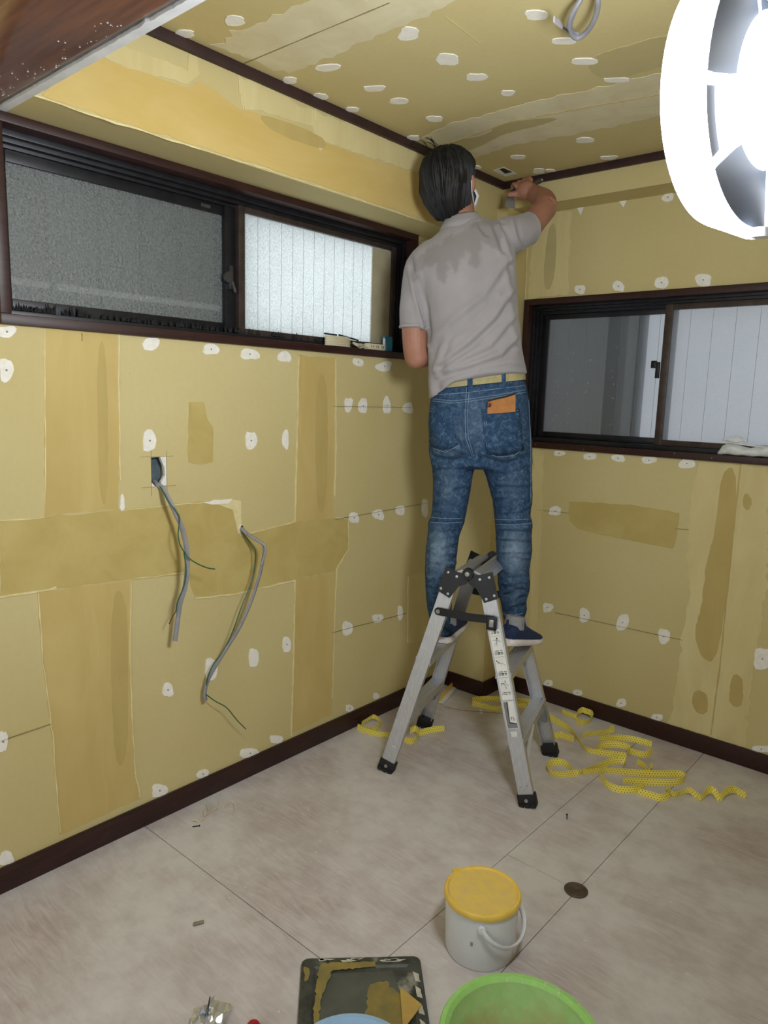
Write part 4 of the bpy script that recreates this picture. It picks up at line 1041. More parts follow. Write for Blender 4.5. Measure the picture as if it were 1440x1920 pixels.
# ------------------------------------------------------------------ loose cables
M_CAB = simple('grey_cable_sheath', (150, 150, 156), (134, 134, 142), rough=0.42, scale=20)
M_GRN = simple('green_wire', (34, 96, 66), (28, 82, 58), rough=0.4)
M_COP = simple('copper_tip', (120, 84, 56), rough=0.4, metal=0.5)
def wallpath(pts): return [Vector(on((x, y), 0, d)) for x, y, d in pts]
def smooth_path(pts, n=6): return [Vector(p) for p in spline(pts, n)]
c1 = thing('cable', 'grey cable with green wire hanging from the square wall cutout', 'cable', 'loose cables on the left wall')
MB().tube(smooth_path(wallpath([(288, 903, -0.025), (294, 908, -0.004), (306, 917, 0.02), (319, 941, 0.045), (331, 966, 0.058), (342, 992, 0.066), (350, 1030, 0.07), (351, 1065, 0.072), (347, 1100, 0.068), (338, 1130, 0.06), (334, 1156, 0.052), (328, 1202, 0.05)])), 0.0078, 10, flat=0.6, up=(1, 0, 0)).build('sheath', M_CAB, c1)
MB().tube(smooth_path(wallpath([(290, 904, -0.02), (300, 912, 0.012), (316, 940, 0.052), (330, 957, 0.066), (337, 972, 0.072), (335, 990, 0.074), (334, 1005, 0.074), (338, 1022, 0.076), (347, 1037, 0.08), (356, 1048, 0.088), (374, 1059, 0.10), (390, 1065, 0.108), (403, 1067, 0.112)])), 0.0019, 6).build('earth_wire', M_GRN, c1)
MB().tube(smooth_path(wallpath([(345, 1036, 0.077), (349, 1070, 0.08), (345, 1098, 0.076), (333, 1128, 0.066), (330, 1146, 0.058)])), 0.0019, 6).build('earth_wire', M_GRN, c1)
MB().tube(smooth_path(wallpath([(330, 1146, 0.058), (323, 1157, 0.055), (317, 1170, 0.05)])), 0.0018, 6).build('bare_tip', M_COP, c1)
c2 = thing('cable', 'grey cable with green wire drooping from the small drilled hole', 'cable', 'loose cables on the left wall')
MB().tube(smooth_path(wallpath([(451, 988, -0.02), (454, 992, 0.008), (466, 1003, 0.035), (480, 1011, 0.062), (492, 1019, 0.082), (496, 1030, 0.086), (492, 1055, 0.086), (485, 1085, 0.082), (470, 1130, 0.074), (450, 1175, 0.066), (425, 1216, 0.055), (404, 1250, 0.044), (390, 1276, 0.034), (384, 1300, 0.028), (386, 1313, 0.026)])), 0.0072, 10, flat=0.6, up=(1, 0, 0)).build('sheath', M_CAB, c2)
MB().tube(smooth_path(wallpath([(452, 990, -0.01), (468, 1005, 0.046), (484, 1014, 0.075), (497, 1024, 0.096), (496, 1040, 0.096), (490, 1060, 0.094)])), 0.0042, 8).build('sheath', M_CAB, c2)
MB().tube(smooth_path(wallpath([(451, 989, -0.01), (456, 1000, 0.012), (470, 1018, 0.03), (478, 1030, 0.04), (479, 1050, 0.042), (475, 1078, 0.044), (466, 1105, 0.05), (452, 1140, 0.055), (436, 1185, 0.055), (418, 1222, 0.052), (402, 1243, 0.046), (391, 1265, 0.042), (387, 1285, 0.036)])), 0.0019, 6).build('earth_wire', M_GRN, c2)
MB().tube(smooth_path(wallpath([(386, 1302, 0.032), (404, 1315, 0.044), (425, 1327, 0.05), (444, 1350, 0.05), (461, 1367, 0.048)])), 0.0018, 6).build('earth_wire', M_GRN, c2)
hole = on((452, 989), 0, 0)
MB().lathe([(0.001, 0.0012), (0.007, 0.0012), (0.009, 0.0004)], hole, (1, 0, 0), 14).build('drilled_hole', M_ALU, wall_left)
MB().lathe([(0.0085, 0.002), (0.0105, 0.0014), (0.0115, 0.0)], hole, (1, 0, 0), 12, cap=False).build('hole_edge', M_DAB, wall_left)
# ceiling cable
c3 = thing('cable', 'grey cable looped from the ceiling with a cut end', 'cable')
def cp(x, y, drop): return Vector(on((x, y), 2, ROOM_H - drop))
MB().tube(smooth_path([cp(1098, -22, 0.0), cp(1088, 0, 0.02), cp(1073, 26, 0.04), cp(1067, 48, 0.05), cp(1070, 62, 0.055), cp(1082, 71, 0.058), cp(1098, 62, 0.055), cp(1112, 42, 0.05), cp(1120, 18, 0.04), cp(1121, -4, 0.03), cp(1119, -28, 0.0)]), 0.0062, 10).build('sheath', M_CAB, c3)
MB().tube(smooth_path([cp(1078, 22, 0.038), cp(1070, 46, 0.046), cp(1074, 60, 0.05), cp(1084, 64, 0.05)]), 0.0045, 8).build('sheath', M_CAB, c3)
e = [cp(1071, 64, 0.056), cp(1062, 56, 0.058), cp(1054, 50, 0.062), cp(1047, 42, 0.066), cp(1039, 36, 0.07)]
MB().tube(e[:3], 0.0022, 8).build('bare_tip', M_METAL_DULL, c3)
MB().tube(e[2:], [0.006, 0.0085, 0.0075], 10, flat=0.35).build('flattened_end', simple('pale_grey_end', (184, 182, 190), rough=0.45), c3)

# ------------------------------------------------------------------ things on the window sills
SZ = 1.5505
M_CREAM = simple('cream_plastic', (214, 206, 178), (200, 192, 164), rough=0.45, scale=12)
def sill(q, x=-0.005, z=SZ): # point on left sill by picture column
    v = on(q, 0, x); return Vector((x, v[1], z))
t = thing('cord_coil', 'flat cream coil of cord lying on the left window sill', 'cord coil')
c = sill((633, 648)); hw = 0.062
for k in range(6):
    pts = [c + Vector((0.017 * math.cos(a), (hw - 0.0015 * (k % 2)) * math.sin(a), 0.0035 + 0.006 * k)) for a in np.linspace(0, 2 * math.pi, 29)]
    MB().tube(pts, 0.0036, 7).build('cord_loop', M_CREAM, t)
MB().box((-0.010, -0.05, 0.0), (0.010, 0.05, 0.033), 0.006, Matrix.Translation(c)).build('inner_spool', M_CREAM, t)
t = thing('black_stick', 'short black stick laid across the cream cord coil nearer the glass', 'stick', 'black sticks on the sill')
MB().tube([c + Vector((-0.004, -0.066, 0.0425)), c + Vector((-0.002, -0.004, 0.0415))], 0.003, 8).build('stick_body', M_BLACKMETAL, t)
t = thing('black_stick', 'longer black stick leaning from the cord coil down to the right', 'stick', 'black sticks on the sill')
MB().tube([c + Vector((0.006, 0.0, 0.042)), c + Vector((0.006, 0.055, 0.036)), c + Vector((0.006, 0.105, 0.030))], 0.0032, 8).build('stick_body', M_BLACKMETAL, t)
t = thing('extension_tap', 'cream plug socket tap on the left window sill beside the blue block', 'extension tap')
c = sill((703, 655)); 
MB().box((-0.016, -0.05, 0.0), (0.014, 0.05, 0.024), 0.005, Matrix.Translation(c)).build('tap_body', M_CREAM, t)
for y in (-0.03, 0.0, 0.03):
    for dy in (-0.005, 0.005):
        MB().box((0.0138, y + dy - 0.0012, 0.008), (0.0148, y + dy + 0.0012, 0.017), 0, Matrix.Translation(c)).build('socket_slot', M_BLACKMETAL, t, smooth=False)
for k in range(3):
    pts = spline([c + Vector((0.0 - .004 * k, -0.05, 0.012)), c + Vector((0.006 * (k - 1), -0.08, 0.004 + .006 * k)), c + Vector((0.008, -0.11, 0.008 + 0.004 * k)), c + Vector((0.002 * k, -0.128, 0.02))], 6)
    MB().tube(pts, 0.003, 7).build('cord', M_CREAM, t)
t = thing('blue_block', 'blue plastic block standing in the corner of the left window', 'block')
c = sill((727, 650), -0.008)
MB().box((-0.012, -0.022, 0.0), (0.004, 0.026, 0.060), 0.006, Matrix.Translation(c)).build('block_body', simple('teal_blue_plastic', (30, 128, 168), (24, 108, 150), rough=0.4), t)
MB().box((-0.002, -0.028, 0.012), (0.006, -0.020, 0.05), 0.003, Matrix.Translation(c)).build('white_clip', M_WPLAST, t)

# plastic bag on the back sill
def bag():
    t = thing('plastic_bag', 'crumpled white plastic bag lying on the back window sill', 'plastic bag')
    m = NT('thin_white_plastic'); f = m.noise(m.coord((1, 1, 2)), 24, 4, 0.6)
    m.color(m.ramp(f, [(0.3, (232, 236, 236)), (0.7, (208, 214, 214))])); m.set(rough=0.35); m.bump(f, 0.5, 0.008)
    x0 = on((1344, 850), 1, -0.01)[0]; rs = random.Random(3)
    rings = []
    n = 20; N = 22
    for i in range(N + 1):
        s = i / N; x = x0 + s * 0.34
        env = min(1, (s * 5) ** 0.5 + 0.25) if s < 0.9 else max(0.2, (1 - s) * 8)
        h = (0.040 + 0.008 * math.sin(s * 15)) * env; d = 0.028 * min(1, env + .1)
        ring = []
        for k in range(n):
            a = 2 * math.pi * k / n; j = 1 + 0.12 * math.sin(3 * a + i * 1.7) + rs.gauss(0, 0.05)
            y = 0.007 + d * math.cos(a) * j; z = 1.1905 + h / 2 + h / 2 * math.sin(a) * j * (1.0 if math.sin(a) > 0 else 1.0)
            ring.append((x, max(y, -0.024), max(z, 1.1905)))
        rings.append(ring)
    MB().loft(rings).build('bag_body', m.m, t, angle=60)
    def bp(x, y, off=0.0): return Vector(on((x, y), 1, off))
    MB().tube(smooth_path([bp(1372, 829, .0), bp(1356, 826, -.004), bp(1356, 822, .0), bp(1368, 820, 0), bp(1384, 818, 0), bp(1396, 824, 0), bp(1399, 830, 0)]), 0.0022, 7).build('bag_fold', m.m, t)
    MB().tube(smooth_path([bp(1356, 827, -.008), bp(1376, 831, -.01), bp(1396, 834, -.01), bp(1412, 836, -.01), bp(1430, 838, -.01), bp(1445, 838, -.008)]), 0.0025, 7).build('bag_fold', m.m, t)
    MB().loft([[bp(1362, 825, .004), bp(1385, 820, .004), bp(1396, 826, .004), bp(1380, 830, .004)], [bp(1362, 826, .007), bp(1385, 821, .007), bp(1396, 827, .007), bp(1380, 831, .007)]]).build('bag_flap', m.m, t)
bag()

# ------------------------------------------------------------------ yellow perforated joint tape
def tape_mat():
    m = NT('yellow_dotted_tape'); uv = m.node('ShaderNodeUVMap'); sep = m.node('ShaderNodeSeparateXYZ'); m.link(uv.outputs[0], sep.inputs[0])
    def math_(op, a, b=None):
        nd = m.n.new('ShaderNodeMath'); nd.operation = op
        for i, v in enumerate((a, b)):
            if v is None: continue
            if isinstance(v, (int, float)): nd.inputs[i].default_value = v
            else: m.link(v, nd.inputs[i])
        return nd.outputs[0]
    u = math_('DIVIDE', sep.outputs[0], 0.0105); v = math_('DIVIDE', sep.outputs[1], 0.0083)
    row = math_('FLOOR', v); u = math_('ADD', u, math_('MULTIPLY', row, 0.5))
    du = math_('SUBTRACT', math_('FRACT', u), 0.5); dv = math_('SUBTRACT', math_('FRACT', v), 0.5)
    d = math_('SQRT', math_('ADD', math_('MULTIPLY', du, du), math_('MULTIPLY', dv, dv)))
    dot = math_('LESS_THAN', d, 0.20)
    m.color(m.mix(dot, (246, 230, 104), (110, 102, 56))); m.set(rough=0.45); return m.m
M_TAPE = tape_mat()
def zp(x, y): return (x / 1.8 + 640, y / 1.8 + 1260)
TW = 0.025
def tape(pts, label, lean=0.35, zoom=True, lift=0.0, seed=0, group='strands of yellow dotted joint tape'):
    rs = random.Random(seed + 5)
    P = []
    for i, q in enumerate(pts):
        p = zp(*q[:2]) if zoom else q[:2]
        z = 0.0130 + (q[2] if len(q) > 2 else 0.0)
        P.append(on(p, 2, z))
    Q = [Vector(p) for p in spline(P, 7)]
    for p in Q:
        p.x = max(p.x, 0.026); p.y = min(p.y, -0.026)
    bm = bmesh.new(); uvl = bm.loops.layers.uv.new('UVMap'); s = 0.0; rings = []; us = []
    ph = rs.uniform(0, 6)
    for i, p in enumerate(Q):
        if i: s += (Q[i] - Q[i - 1]).length
        t = (Q[min(i + 1, len(Q) - 1)] - Q[max(i - 1, 0)]).normalized(); side = t.cross(UP)
        if side.length < 1e-5: side = Vector((1, 0, 0))
        side.normalize()
        a = lean * math.sin(ph + s * 14); w = (UP * math.cos(a) + side * math.sin(a))
        nrm = t.cross(w).normalized()
        lo = p - w * TW / 2; hi = p + w * TW / 2
        dz = max(0, 0.0006 - min(lo.z, hi.z)); lo.z += dz; hi.z += dz
        rings.append((bm.verts.new(lo), bm.verts.new(hi))); us.append(s)
    for i in range(len(rings) - 1):
        f = bm.faces.new((rings[i][0], rings[i + 1][0], rings[i + 1][1], rings[i][1]))
        for lp, (uu, vv) in zip(f.loops, ((us[i], 0), (us[i + 1], 0), (us[i + 1], TW), (us[i], TW))): lp[uvl].uv = (uu, vv)
    me = bpy.data.meshes.new('joint_tape'); bm.to_mesh(me); bm.free()
    o = mobj('joint_tape', me, M_TAPE, None, True, 80)
    md = o.modifiers.new('thickness', 'SOLIDIFY'); md.thickness = 0.0005; es = o.modifiers.new('edges', 'EDGE_SPLIT'); es.split_angle = math.radians(60)
    return tag(o, label, 'tape', group)
TAPES = [
    ([(690, 140), (725, 165), (765, 190), (800, 228), (830, 262), (880, 272), (962, 284)], 'long yellow dotted tape strand running right from behind the ladder foot'),
    ([(700, 222), (735, 212), (760, 218), (785, 226)], 'yellow dotted tape strand nearest the right ladder leg'),
    ([(745, 132), (790, 150), (800, 135, .01), (825, 126, .012), (845, 142, .01), (842, 162), (815, 172), (792, 162)], 'looped yellow dotted tape closest to the back baseboard'),
    ([(815, 212), (865, 206), (905, 200), (922, 192, .008), (905, 186, .01)], 'yellow dotted tape with a hooked end below the looped piece'),
    ([(872, 226), (930, 222), (990, 228), (1048, 244)], 'straight yellow dotted tape end reaching furthest toward the back wall'),
    ([(858, 268), (880, 248), (930, 245), (972, 256), (968, 276)], 'arched yellow dotted tape beneath the straight tape end'),
    ([(965, 262), (1000, 275), (1030, 278), (1050, 266)], 'short yellow dotted tape bow at the right of the arched piece'),
    ([(800, 340), (740, 346), (704, 336), (696, 318), (716, 304), (750, 306), (780, 328)], 'yellow dotted tape loop lying alone nearest the front right ladder leg'),
    ([(780, 340), (820, 334), (868, 318), (920, 300), (956, 302), (950, 322)], 'yellow dotted tape strand crossing above the long double fold'),
    ([(815, 338), (880, 332), (950, 336), (1020, 342), (1090, 344), (1140, 344), (1160, 358), (1132, 372), (1060, 372), (950, 366)], 'long yellow dotted tape doubled back in a hairpin'),
    ([(998, 302), (1020, 316, .004), (1038, 334), (1048, 326, .006), (1042, 314, .01)], 'short upright yellow dotted tape flick above the hairpin'),
    ([(868, 342), (892, 374), (930, 394), (980, 398), (1020, 390), (1015, 378, .01)], 'yellow dotted tape curve beneath the hairpin on its left'),
    ([(1000, 404), (1040, 414), (1078, 424), (1108, 412), (1098, 388, .01)], 'yellow dotted tape curve leading into the spiral curl'),
    ([(1095, 388, .012), (1122, 414), (1150, 408), (1172, 398, .012), (1196, 414), (1214, 426), (1236, 400, .014), (1256, 400, .012), (1276, 424), (1300, 402, .014), (1324, 396, .012), (1346, 408), (1366, 418)], 'springy yellow dotted tape spiral furthest right on the floor'),
    ([(442, 94), (500, 90), (560, 94), (640, 98)], 'yellow dotted tape lying straight behind the ladder by the corner'),
    ([(442, 106), (480, 114), (520, 124), (560, 116), (610, 112), (636, 128)], 'wavy yellow dotted tape in front of the straight one by the corner'),
    ([(52, 168), (78, 152, .006), (112, 152, .008), (134, 170), (120, 190), (88, 194), (58, 182)], 'yellow dotted tape coil left of the front left ladder leg'),
    ([(54, 186), (100, 204), (150, 212), (205, 206)], 'yellow dotted tape sweep beneath the left coil'),
    ([(212, 226), (236, 234), (260, 216), (252, 192, .008), (232, 198)], 'yellow dotted tape hook beside the rear left ladder foot'),
    ([(262, 206), (300, 196), (348, 190)], 'pointed yellow dotted tape end in front of the rear left ladder foot'),
    ([(306, 150), (318, 112, .004), (328, 96, .01)], 'short yellow dotted tape standing behind the rear left ladder foot'),
]
for i, (pts, lb) in enumerate(TAPES): tape(pts, lb, seed=i, lean=0.3)
# offcut of white-edged corner bead leaning in the corner
t = thing('corner_bead', 'short yellow corner bead offcut on the floor by the pillar', 'corner bead')
a, b = Vector(on((822, 1318), 2, 0.004)), Vector(on((850, 1287), 2, 0.004)); d = (b - a).normalized(); s = d.cross(UP)
MB().prism([a, a + s * 0.022, b + s * 0.022, b], UP, 0.001).build('flat_flange', M_STRIP, t, smooth=False)
MB().prism([a, b, b + UP * 0.022 - s * 0.006, a + UP * 0.022 - s * 0.006], s, 0.001).build('upright_flange', M_YEL, t, smooth=False)
# thin offcut and paper scrap
tag(MB().tube([Vector(on((832, 1325), 2, 0.002)), Vector(on((870, 1332), 2, 0.002)), Vector(on((945, 1338), 2, 0.002))], 0.0018, 6).build('straw', simple('straw', (170, 152, 92), rough=0.6)), 'thin straw coloured strand lying behind the ladder', 'strand')
tag(MB().prism([Vector(on(q, 2, 0.0006)) for q in ((897, 1334), (902, 1330), (907, 1336), (902, 1339))], UP, 0.0006).build('paper_scrap', M_STRIP, smooth=False), 'tiny white paper scrap on the floor between the ladder legs', 'paper scrap')
# ------------------------------------------------------------------ the worker
from mathutils.bvhtree import BVHTree
def fuse(mb, voxel, smooth=6, factor=0.5):
    """join overlapping closed shapes into one continuous skin"""
    bmesh.ops.recalc_face_normals(mb.bm, faces=mb.bm.faces[:])
    me = bpy.data.meshes.new('tmp_fuse'); mb.bm.to_mesh(me); mb.bm.free()
    o = bpy.data.objects.new('tmp_fuse', me); COL.objects.link(o)
    r = o.modifiers.new('r', 'REMESH'); r.mode = 'VOXEL'; r.voxel_size = voxel
    s = o.modifiers.new('s', 'SMOOTH'); s.factor = factor; s.iterations = smooth
    dg = bpy.context.evaluated_depsgraph_get(); dg.update()
    out = bpy.data.meshes.new_from_object(o.evaluated_get(dg))
    bpy.data.objects.remove(o); bpy.data.meshes.remove(me); out.materials.clear()
    return out
def get_co(me):
    a = np.empty(len(me.vertices) * 3); me.vertices.foreach_get('co', a); return a.reshape(-1, 3)
def get_no(me):
    a = np.empty(len(me.vertices) * 3); me.vertices.foreach_get('normal', a); return a.reshape(-1, 3)
def set_co(me, co): me.vertices.foreach_set('co', co.ravel()); me.update()
def seg_dist(P, poly):
    """distance of picture points to a polyline, with signed side"""
    best = np.full(len(P), 1e9); side = np.zeros(len(P))
    for a, b in zip(poly[:-1], poly[1:]):
        a = np.array(a, float); b = np.array(b, float); d = b - a; L2 = d @ d
        t = np.clip(((P - a) @ d) / L2, 0, 1); q = a + t[:, None] * d; r = np.linalg.norm(P - q, axis=1)
        s = np.sign((P - a) @ np.array([-d[1], d[0]])); m = r < best; best[m] = r[m]; side[m] = s[m]
    return best, side
def vnoise(P, f, seed=0):
    rs = np.random.RandomState(seed); out = np.zeros(len(P))
    for k in range(6):
        w = rs.normal(size=3) * f; out += np.sin(P @ w + rs.uniform(0, 6.28))
    return out / 6
def folds(me, lines, small=None, back_only=True, gain=1.0):
    """press cloth folds into a fused garment; lines are (polyline, depth, width)"""
    co = get_co(me); no = get_no(me); P = proj(co)
    vd = CAM - co; vd /= np.linalg.norm(vd, axis=1)[:, None]
    face = np.clip((no * vd).sum(1) * 2.0, 0, 1) if back_only else np.ones(len(co))
    off = np.zeros(len(co))
    for poly, amp, w in lines:
        d, s = seg_dist(P, poly)
        off += -amp * np.exp(-(d / w) ** 2) + 0.75 * amp * np.exp(-((d * s - 1.7 * w) / w) ** 2)
    off *= face * gain
    if small:
        for amp, f, sd in small: off += amp * vnoise(co, f, sd)
    set_co(me, co + no * off[:, None])

def ring(y, xl, xr, b, d, n=28, ex=2.3, roll=0.0):
    """upright body slice: picture row y (number or function of x), left and right edges, plane b, half depth d"""
    fy = y if callable(y) else (lambda x: y); c = (xl + xr) / 2; h = (xr - xl) / 2; out = []
    for k in range(n):
        a = 2 * math.pi * k / n; ca, sa = math.cos(a), math.sin(a)
        u = math.copysign(abs(ca) ** (2 / ex), ca); v = math.copysign(abs(sa) ** (2 / ex), sa)
        x = c + h * u; p = at((x, fy(x)), b) + MF * d * v
        out.append(tuple(p))
    return out
def lean(yl, yr, xl, xr): return lambda x: yl + (yr - yl) * (x - xl) / (xr - xl)
def limb(mb, pts, radii, seg=18, n=5):
    """tapered limb through (x, y, b) points"""
    P = [at((x, y), b) for x, y, b in pts]; Q = spline([np.append(p, r) for p, r in zip(P, radii)], n)
    mb.tube([q[:3] for q in Q], [max(float(q[3]), 0.003) for q in Q], seg); return P
def ball(mb, c, r, seg=14):
    c = Vector(c); rr = r if isinstance(r, tuple) else (r, r, r)
    bmesh.ops.create_uvsphere(mb.bm, u_segments=seg, v_segments=seg // 2 + 2, radius=1.0, matrix=Matrix.Translation(c) @ Matrix.Diagonal((*rr, 1)))

# ---- materials
def skin_mat():
    m = NT('skin'); f = m.noise(m.coord(), 18, 4); m.color(m.ramp(f, [(0.3, (170, 122, 101)), (0.7, (154, 105, 87))])); m.set(rough=0.55)
    m.bsdf.inputs['Subsurface Weight'].default_value = 0.08; m.bsdf.inputs['Subsurface Radius'].default_value = (0.01, 0.004, 0.002); return m.m
M_SKIN = skin_mat()
def shirt_mat():
    m = NT('grey_pique_cotton'); f = m.noise(m.coord(), 9, 4); w = m.noise(m.coord(), 420, 2, 0.7); sp = m.noise(m.coord(), 120, 3, 0.8)
    c = m.ramp(f, [(0.3, (160, 156, 159)), (0.7, (150, 146, 150))])
    at_ = m.node('ShaderNodeAttribute'); at_.attribute_name = 'sweat'
    c = m.mix(at_.outputs['Fac'], c, (126, 122, 121))
    c = m.mix(m.maprange(sp, 0.74, 0.8, 0, 0.5), c, (190, 188, 186))
    m.color(c); m.set(rough=0.85, sheen=0.15, spec=0.2); m.bump(w, 0.2, 0.001); return m.m
M_SHIRT = shirt_mat()
def denim_mat():
    m = NT('washed_denim'); v = m.coord(); f = m.noise(v, 52, 6, 0.75, 0.8); g = m.noise(v, 8, 3, 0.5); w = m.noise(m.coord((1, 1, 0.4)), 300, 2, 0.6)
    c = m.ramp(f, [(0.34, (30, 52, 80)), (0.52, (50, 77, 108)), (0.72, (106, 130, 153))])
    c = m.mix(m.maprange(g, 0.35, 0.7, 0, 0.35), c, (34, 58, 88))
    at_ = m.node('ShaderNodeAttribute'); at_.attribute_name = 'fade'
    fade = m.node('ShaderNodeMath', operation='MULTIPLY'); m.link(at_.outputs['Fac'], fade.inputs[0]); m.link(m.maprange(f, 0.3, 0.65, 0.45, 1.0), fade.inputs[1])
    c = m.mix(fade.outputs[0], c, (132, 152, 172))
    m.color(c); m.set(rough=0.85, spec=0.2); m.bump(w, 0.25, 0.001); return m.m
M_DENIM = denim_mat()
M_STITCH = simple('denim_stitching', (128, 150, 176), (112, 134, 162), rough=0.8)
M_HAIR = simple('black_hair', (12, 13, 17), (7, 8, 11), rough=0.62, scale=60)
M_NAVY = simple('navy_canvas', (28, 46, 84), (22, 38, 72), rough=0.8, scale=80, bump=0.1)
M_SOLE = simple('white_rubber_sole', (232, 226, 228), (216, 210, 212), rough=0.55, scale=20)
M_SOCK = simple('grey_sock', (150, 150, 152), (134, 134, 138), rough=0.9, scale=60)
M_BELT = simple('khaki_webbing_belt', (176, 166, 122), (160, 150, 108), rough=0.8, scale=40, bump=0.1)
M_MASK = simple('white_mask', (232, 236, 240), (220, 224, 230), rough=0.7)
M_EYE = simple('eye_dark', (30, 24, 22), rough=0.2)

person = thing('person', 'person in grey polo shirt and blue jeans reaching from the step ladder', 'person')

# ---- body skin (one continuous mesh)
mb = MB()
mb.loft([ring(700, 820, 970, .05, .085), ring(600, 812, 958, .06, .09), ring(520, 800, 952, .07, .095), ring(470, 812, 945, .08, .085), ring(440, 838, 915, .085, .06)])   # trunk
mb.loft([ring(700, 818, 972, .05, .09), ring(780, 814, 984, .05, .10), ring(860, 820, 984, .05, .09)])
for pts, rr in (([(852, 840, .05), (842, 970, .05), (826, 1070, .05), (824, 1175, .055)], [.062, .048, .042, .034]), ([(945, 840, .05), (963, 970, .06), (964, 1070, .075), (960, 1172, .09)], [.062, .048, .042, .034])):
    limb(mb, pts, rr)
limb(mb, [(866, 445, .08), (864, 420, .095), (860, 390, .12)], [.060, .054, .054])          # neck
limb(mb, [(810, 480, .075), (784, 520, .065), (777, 600, .055), (779, 655, .06), (782, 672, .065)], [.052, .046, .045, .0445, .042])   # left upper arm
ball(mb, at((781, 669), .062), 0.0435, 18)
PL = limb(mb, [(781, 668, .06), (800, 664, .12), (826, 652, .20), (845, 642, .27)], [.043, .043, .036, .028])
limb(mb, [(925, 455, .075), (960, 440, .11), (990, 425, .165), (1012, 402, .225), (1024, 389, .25)], [.060, .056, .048, .045, .043])     # right upper arm
limb(mb, [(1022, 390, .245), (1020, 377, .30), (1006, 366, .36), (994, 358, .40)], [.044, .043, .035, .029])
# right hand closed round the knife handle
K0 = Vector(at((954, 363), .425)); K1 = Vector(at((1014, 338), .425)); KD = (K1 - K0).normalized()
KU = Vector((CU[0], CU[1], CU[2])); KU = (KU - KD * KU.dot(KD)).normalized(); KB = KD.cross(KU)
if KB.dot(Vector(MF)) > 0: KB = -KB           # toward the camera
def kp(s, ang, r): return K0 + KD * s + (KU * math.cos(ang) + KB * math.sin(ang)) * r
HL = (K1 - K0).length
palm = Vector(at((986, 357), .395))
ball(mb, palm, (0.040, 0.034, 0.036), 18)
limb(mb, [(994, 358, .40), (986, 356, .402)], [.029, .034])
for k, (s, r0, ln) in enumerate(((0.030, 0.0095, 4.2), (0.052, 0.0098, 4.5), (0.074, 0.0096, 4.3), (0.094, 0.0086, 3.9))):
    pts = [palm + (kp(s, 1.2, 0.030) - palm) * 0.45] + [kp(s - 0.0015 * i, 1.25 - ln * i / 8, 0.0255) for i in range(9)]
    mb.tube([p for p in pts], [0.012] + [r0 * (1 - 0.03 * i) for i in range(9)], 10)
th = [palm + KD * -0.010 - KU * 0.012, kp(0.022, 2.4, 0.030), kp(0.004, 2.2, 0.026), kp(-0.012, 2.0, 0.022)]
mb.tube([Vector(p) for p in spline(th, 4)], [0.014] * 4 + [0.0125] * 3 + [0.0115] * 3 + [0.0105] * 3, 10)
# left hand in front of the body, half closed
lw = Vector(at((845, 642), .27)); ld = (lw - Vector(at((826, 652), .20))).normalized(); lu = Vector((0, 0, 1)); ls = ld.cross(lu).normalized(); lu = ls.cross(ld)
pc = lw + ld * 0.045; ball(mb, pc, (0.036, 0.036, 0.030), 16)
mb.tube([lw - ld * 0.02, pc], [0.028, 0.03], 12)
for k in range(4):
    o = ls * (-0.030 + 0.021 * k); ln = (0.066, 0.074, 0.070, 0.056)[k]
    pts = [pc + o * 0.8, pc + ld * 0.040 + o, pc + ld * (0.040 + ln * 0.45) + o + lu * 0.006, pc + ld * (0.038 + ln * 0.68) + o + lu * 0.028, pc + ld * (0.034 + ln * 0.60) + o + lu * 0.048]
    mb.tube([Vector(p) for p in spline(pts, 3)], [0.011] * 3 + [0.0098] * 4 + [0.0092] * 6, 10)
pts = [pc - ls * 0.028, pc - ls * 0.044 + ld * 0.012 + lu * 0.012, pc - ls * 0.046 + ld * 0.034 + lu * 0.03, pc - ls * 0.036 + ld * 0.05 + lu * 0.045]
mb.tube([Vector(p) for p in spline(pts, 3)], [0.015] * 3 + [0.012] * 3 + [0.0105] * 4, 10)
# head, turned to the right and tipped back
yaw = math.radians(34); pit = math.radians(12); rol = math.radians(4)
HF = Vector(MF) * math.cos(yaw) + Vector(MR) * math.sin(yaw); HS = Vector(MR) * math.cos(yaw) - Vector(MF) * math.sin(yaw)
HU = Vector((0, 0, 1)); HF2 = HF * math.cos(pit) + HU * math.sin(pit); HU2 = HU * math.cos(pit) - HF * math.sin(pit)
HS2 = HS * math.cos(rol) + HU2 * math.sin(rol); HU2 = HU2 * math.cos(rol) - HS * math.sin(rol); HF = HF2; HS = HS2; HU = HU2
HC = Vector(at((858, 413), .135)) - HF * 0.02           # at chin height on the neck axis
def hp(x, y, z): return HC + HS * x + HF * y + HU * z
prof = [(0.0, .030, .035, .085), (.018, .044, .0, .093), (.05, .058, -.058, .096), (.09, .068, -.086, .096), (.13, .075, -.098, .093), (.17, .072, -.098, .085), (.198, .059, -.082, .066), (.216, .036, -.05, .038), (.224, .012, -.016, .012)]
rings = []
for (h, w, b0, b1) in prof:
    rings.append([hp(w * math.copysign(abs(math.cos(a)) ** 0.9, math.cos(a)), (b0 + b1) / 2 + (b1 - b0) / 2 * math.sin(a), h) for a in np.linspace(0, 2 * math.pi, 29)[:-1]])
mb.loft(rings)
mb.tube([hp(0, .088, .125), hp(0, .104, .098), hp(0, .110, .083), hp(0, .096, .072)], [.008, .010, .014, .008], 10)   # nose
for s in (-1, 1):
    mb.tube([hp(s * .074, -.002, .075), hp(s * .086, -.008, .088), hp(s * .092, -.014, .11), hp(s * .088, -.012, .128), hp(s * .076, .0, .13)], [.007, .010, .011, .009, .005], 10)  # ears
    mb.tube([hp(s * .015, .094, .128), hp(s * .035, .092, .134), hp(s * .05, .08, .128)], [.006, .007, .005], 8)  # brows
body = mobj('body', fuse(mb, 0.0042, 4), M_SKIN, person, True, 180)
